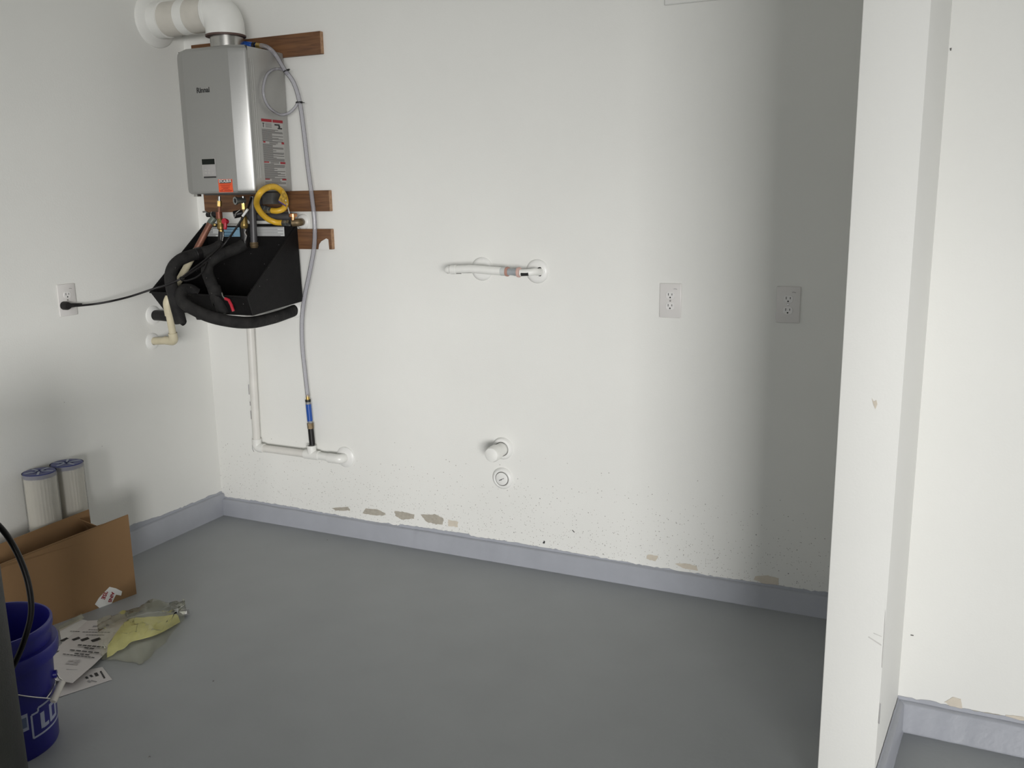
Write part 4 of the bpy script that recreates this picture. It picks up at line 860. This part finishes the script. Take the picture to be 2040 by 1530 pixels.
zb_ = pA[1]; z1_ = (pB[1]+pC[1])/2; z2_ = (pD[1]+pE[1])/2; tL = (pA[0]+pB[0])/2
seq([(tL+1.15, zb_), (tL, zb_), (tL, z1_), (pC[0], z1_), (pD[0], z2_), (tL+1.15, z2_)], 0.0055)
lA = cang(87, 1452); lB = cang(83.5, 1420); lt = (lA[0]+lB[0])/2; zl0 = zb_+0.018; zl1 = zl0+0.043
lt2 = cang(98, 1444)[0]
seq([(lt, zl1), (lt, zl0-0.004)], 0.014); seq([(lt, zl0), (lt2, zl0)], 0.011)
o0, o1 = lt2+0.085, lt2+0.30
seq([(o0, zl0-0.005), (o0, zl1+0.005)], 0.011); seq([(o1, zl0-0.005), (o1, zl1+0.005)], 0.011)
seq([(o0, zl0), (o1, zl0)], 0.010); seq([(o0, zl1), (o1, zl1)], 0.010)
lg.build('pail_lettering', PRINTB, bk, smooth=40, label='pale outlined lettering')
lp = MB(); qa = cang(54, 1421); qb = cang(54.5, 1455)
strip(lp, qa[0]-0.26, (qa[1]+qb[1])/2, qa[0], (qa[1]+qb[1])/2, abs(qa[1]-qb[1]))
lp.build('side_sticker', PRINTB, bk, smooth=40)
lp = MB(); strip(lp, qa[0]-0.24, (qa[1]+qb[1])/2, qa[0]-0.03, (qa[1]+qb[1])/2, abs(qa[1]-qb[1])*0.6)
for v in lp.v: v += (v-V(BX, BY, v.z)).normalized()*0.0006
lp.build('side_sticker_print', mat('slate_print', (0.13, 0.17, 0.28, 1), 0.5), bk, smooth=40)
def ontube(u, v, R):
    r = ray(u, v); ox, oy = CAM.x-BX, CAM.y-BY; a = r.x**2+r.y**2; b = 2*(ox*r.x+oy*r.y); c = ox*ox+oy*oy-R*R
    D = max(0, b*b-4*a*c); return CAM+r*((-b-math.sqrt(D))/(2*a))
ear = ontube(113, 1342, 0.146)
hd = thing_part = MB().tube(catmull([ear, ontube(118, 1351, 0.153), ontube(124, 1357, 0.160), ontube(116, 1376, 0.158), ontube(108, 1392, 0.152), ontube(92, 1391, 0.145), ontube(60, 1388, 0.142), ontube(30, 1383, 0.142), ontube(-10, 1372, 0.143), ontube(-60, 1350, 0.146), ontube(-105, 1318, 0.148)], 6), 0.0020, 8).build('bail_wire', STEEL, bk)
MB().tube(catmull([ontube(92, 1391, 0.1445), ontube(103, 1376, 0.1425), ontube(110, 1358, 0.1405), ear], 5), 0.0016, 8).build('wire_end', STEEL, bk)
gr = MB().lathe(ontube(124, 1358, 0.160), ontube(108, 1393, 0.153)-ontube(124, 1358, 0.160), [(0, 0.003), (0, 0.0088), (0.002, 0.0095), (0.058, 0.0095), (0.060, 0.0088), (0.060, 0.0045), (0.045, 0.0045)], 16)
gr.build('grip', PVCD, bk)
MB().lathe(ear, (ear-V(BX, BY, ear.z)), [(-0.012, 0), (-0.012, 0.012), (0.0, 0.011), (0.002, 0)], 14).build('ear', BLUEP, bk)

# ================================================================== dark tank at the left edge, and the cord behind it
hdir = ray(26, 1310); hdir = V(hdir.x, hdir.y, 0).normalized(); left = V(-hdir.y, hdir.x, 0)
TR = 0.20; tc = V(CAM.x, CAM.y, 0)+hdir*2.30+left*TR
tk = thing('plastic_tank', tc, 'dark charcoal plastic tank cut off by the left frame edge, before the blue bucket', 'tank')
MB().lathe(tc, (0, 0, 1), [(0, 0), (0, TR-0.01), (0.01, TR), (0.86, TR), (0.87, TR-0.004), (0.87, 0)], 64).build('tank_body', TANK, tk)
MB().lathe(tc+V(0, 0, 0.865), (0, 0, 1), [(0, TR-0.02), (0, TR+0.003), (0.03, TR+0.003), (0.045, TR-0.02), (0.05, 0)], 64).build('lid', TANK, tk)
def athd(u, v, D):
    r = ray(u, v); k = D/r.dot(hdir); return CAM+r*k
bc = thing('black_cord', athd(52, 1145, 2.47), 'thick black cord looping out from behind the tank, above the blue bucket', 'cord')
MB().tube(catmull([athd(-75, 985, 2.52), athd(-35, 1020, 2.50), athd(2, 1052, 2.49), athd(30, 1093, 2.48), athd(51, 1143, 2.475), athd(61, 1190, 2.47), athd(61, 1228, 2.47), athd(50, 1270, 2.475), athd(34, 1311, 2.485), athd(5, 1362, 2.50), athd(-30, 1400, 2.52)], 7), 0.0075, 12).build('cable', BLKG, bc)

# small grit on the painted floor
for (u, v, r, lb) in ((425, 1357, 0.003, 'tiny dark speck on the open grey floor, right of the papers'), (298, 1508, 0.003, 'tiny dark speck on the grey floor at the bottom of the frame'), (652, 1076, 0.0022, 'tiny dark speck on the grey floor near the back kerb')):
    p = atz(u, v); tag(MB().lathe(p, (0, 0, 1), [(0, r), (r*0.5, r*0.8), (r*0.7, 0)], 7).build('grit_speck', GINK), lb, 'grit', 'grit on the floor')
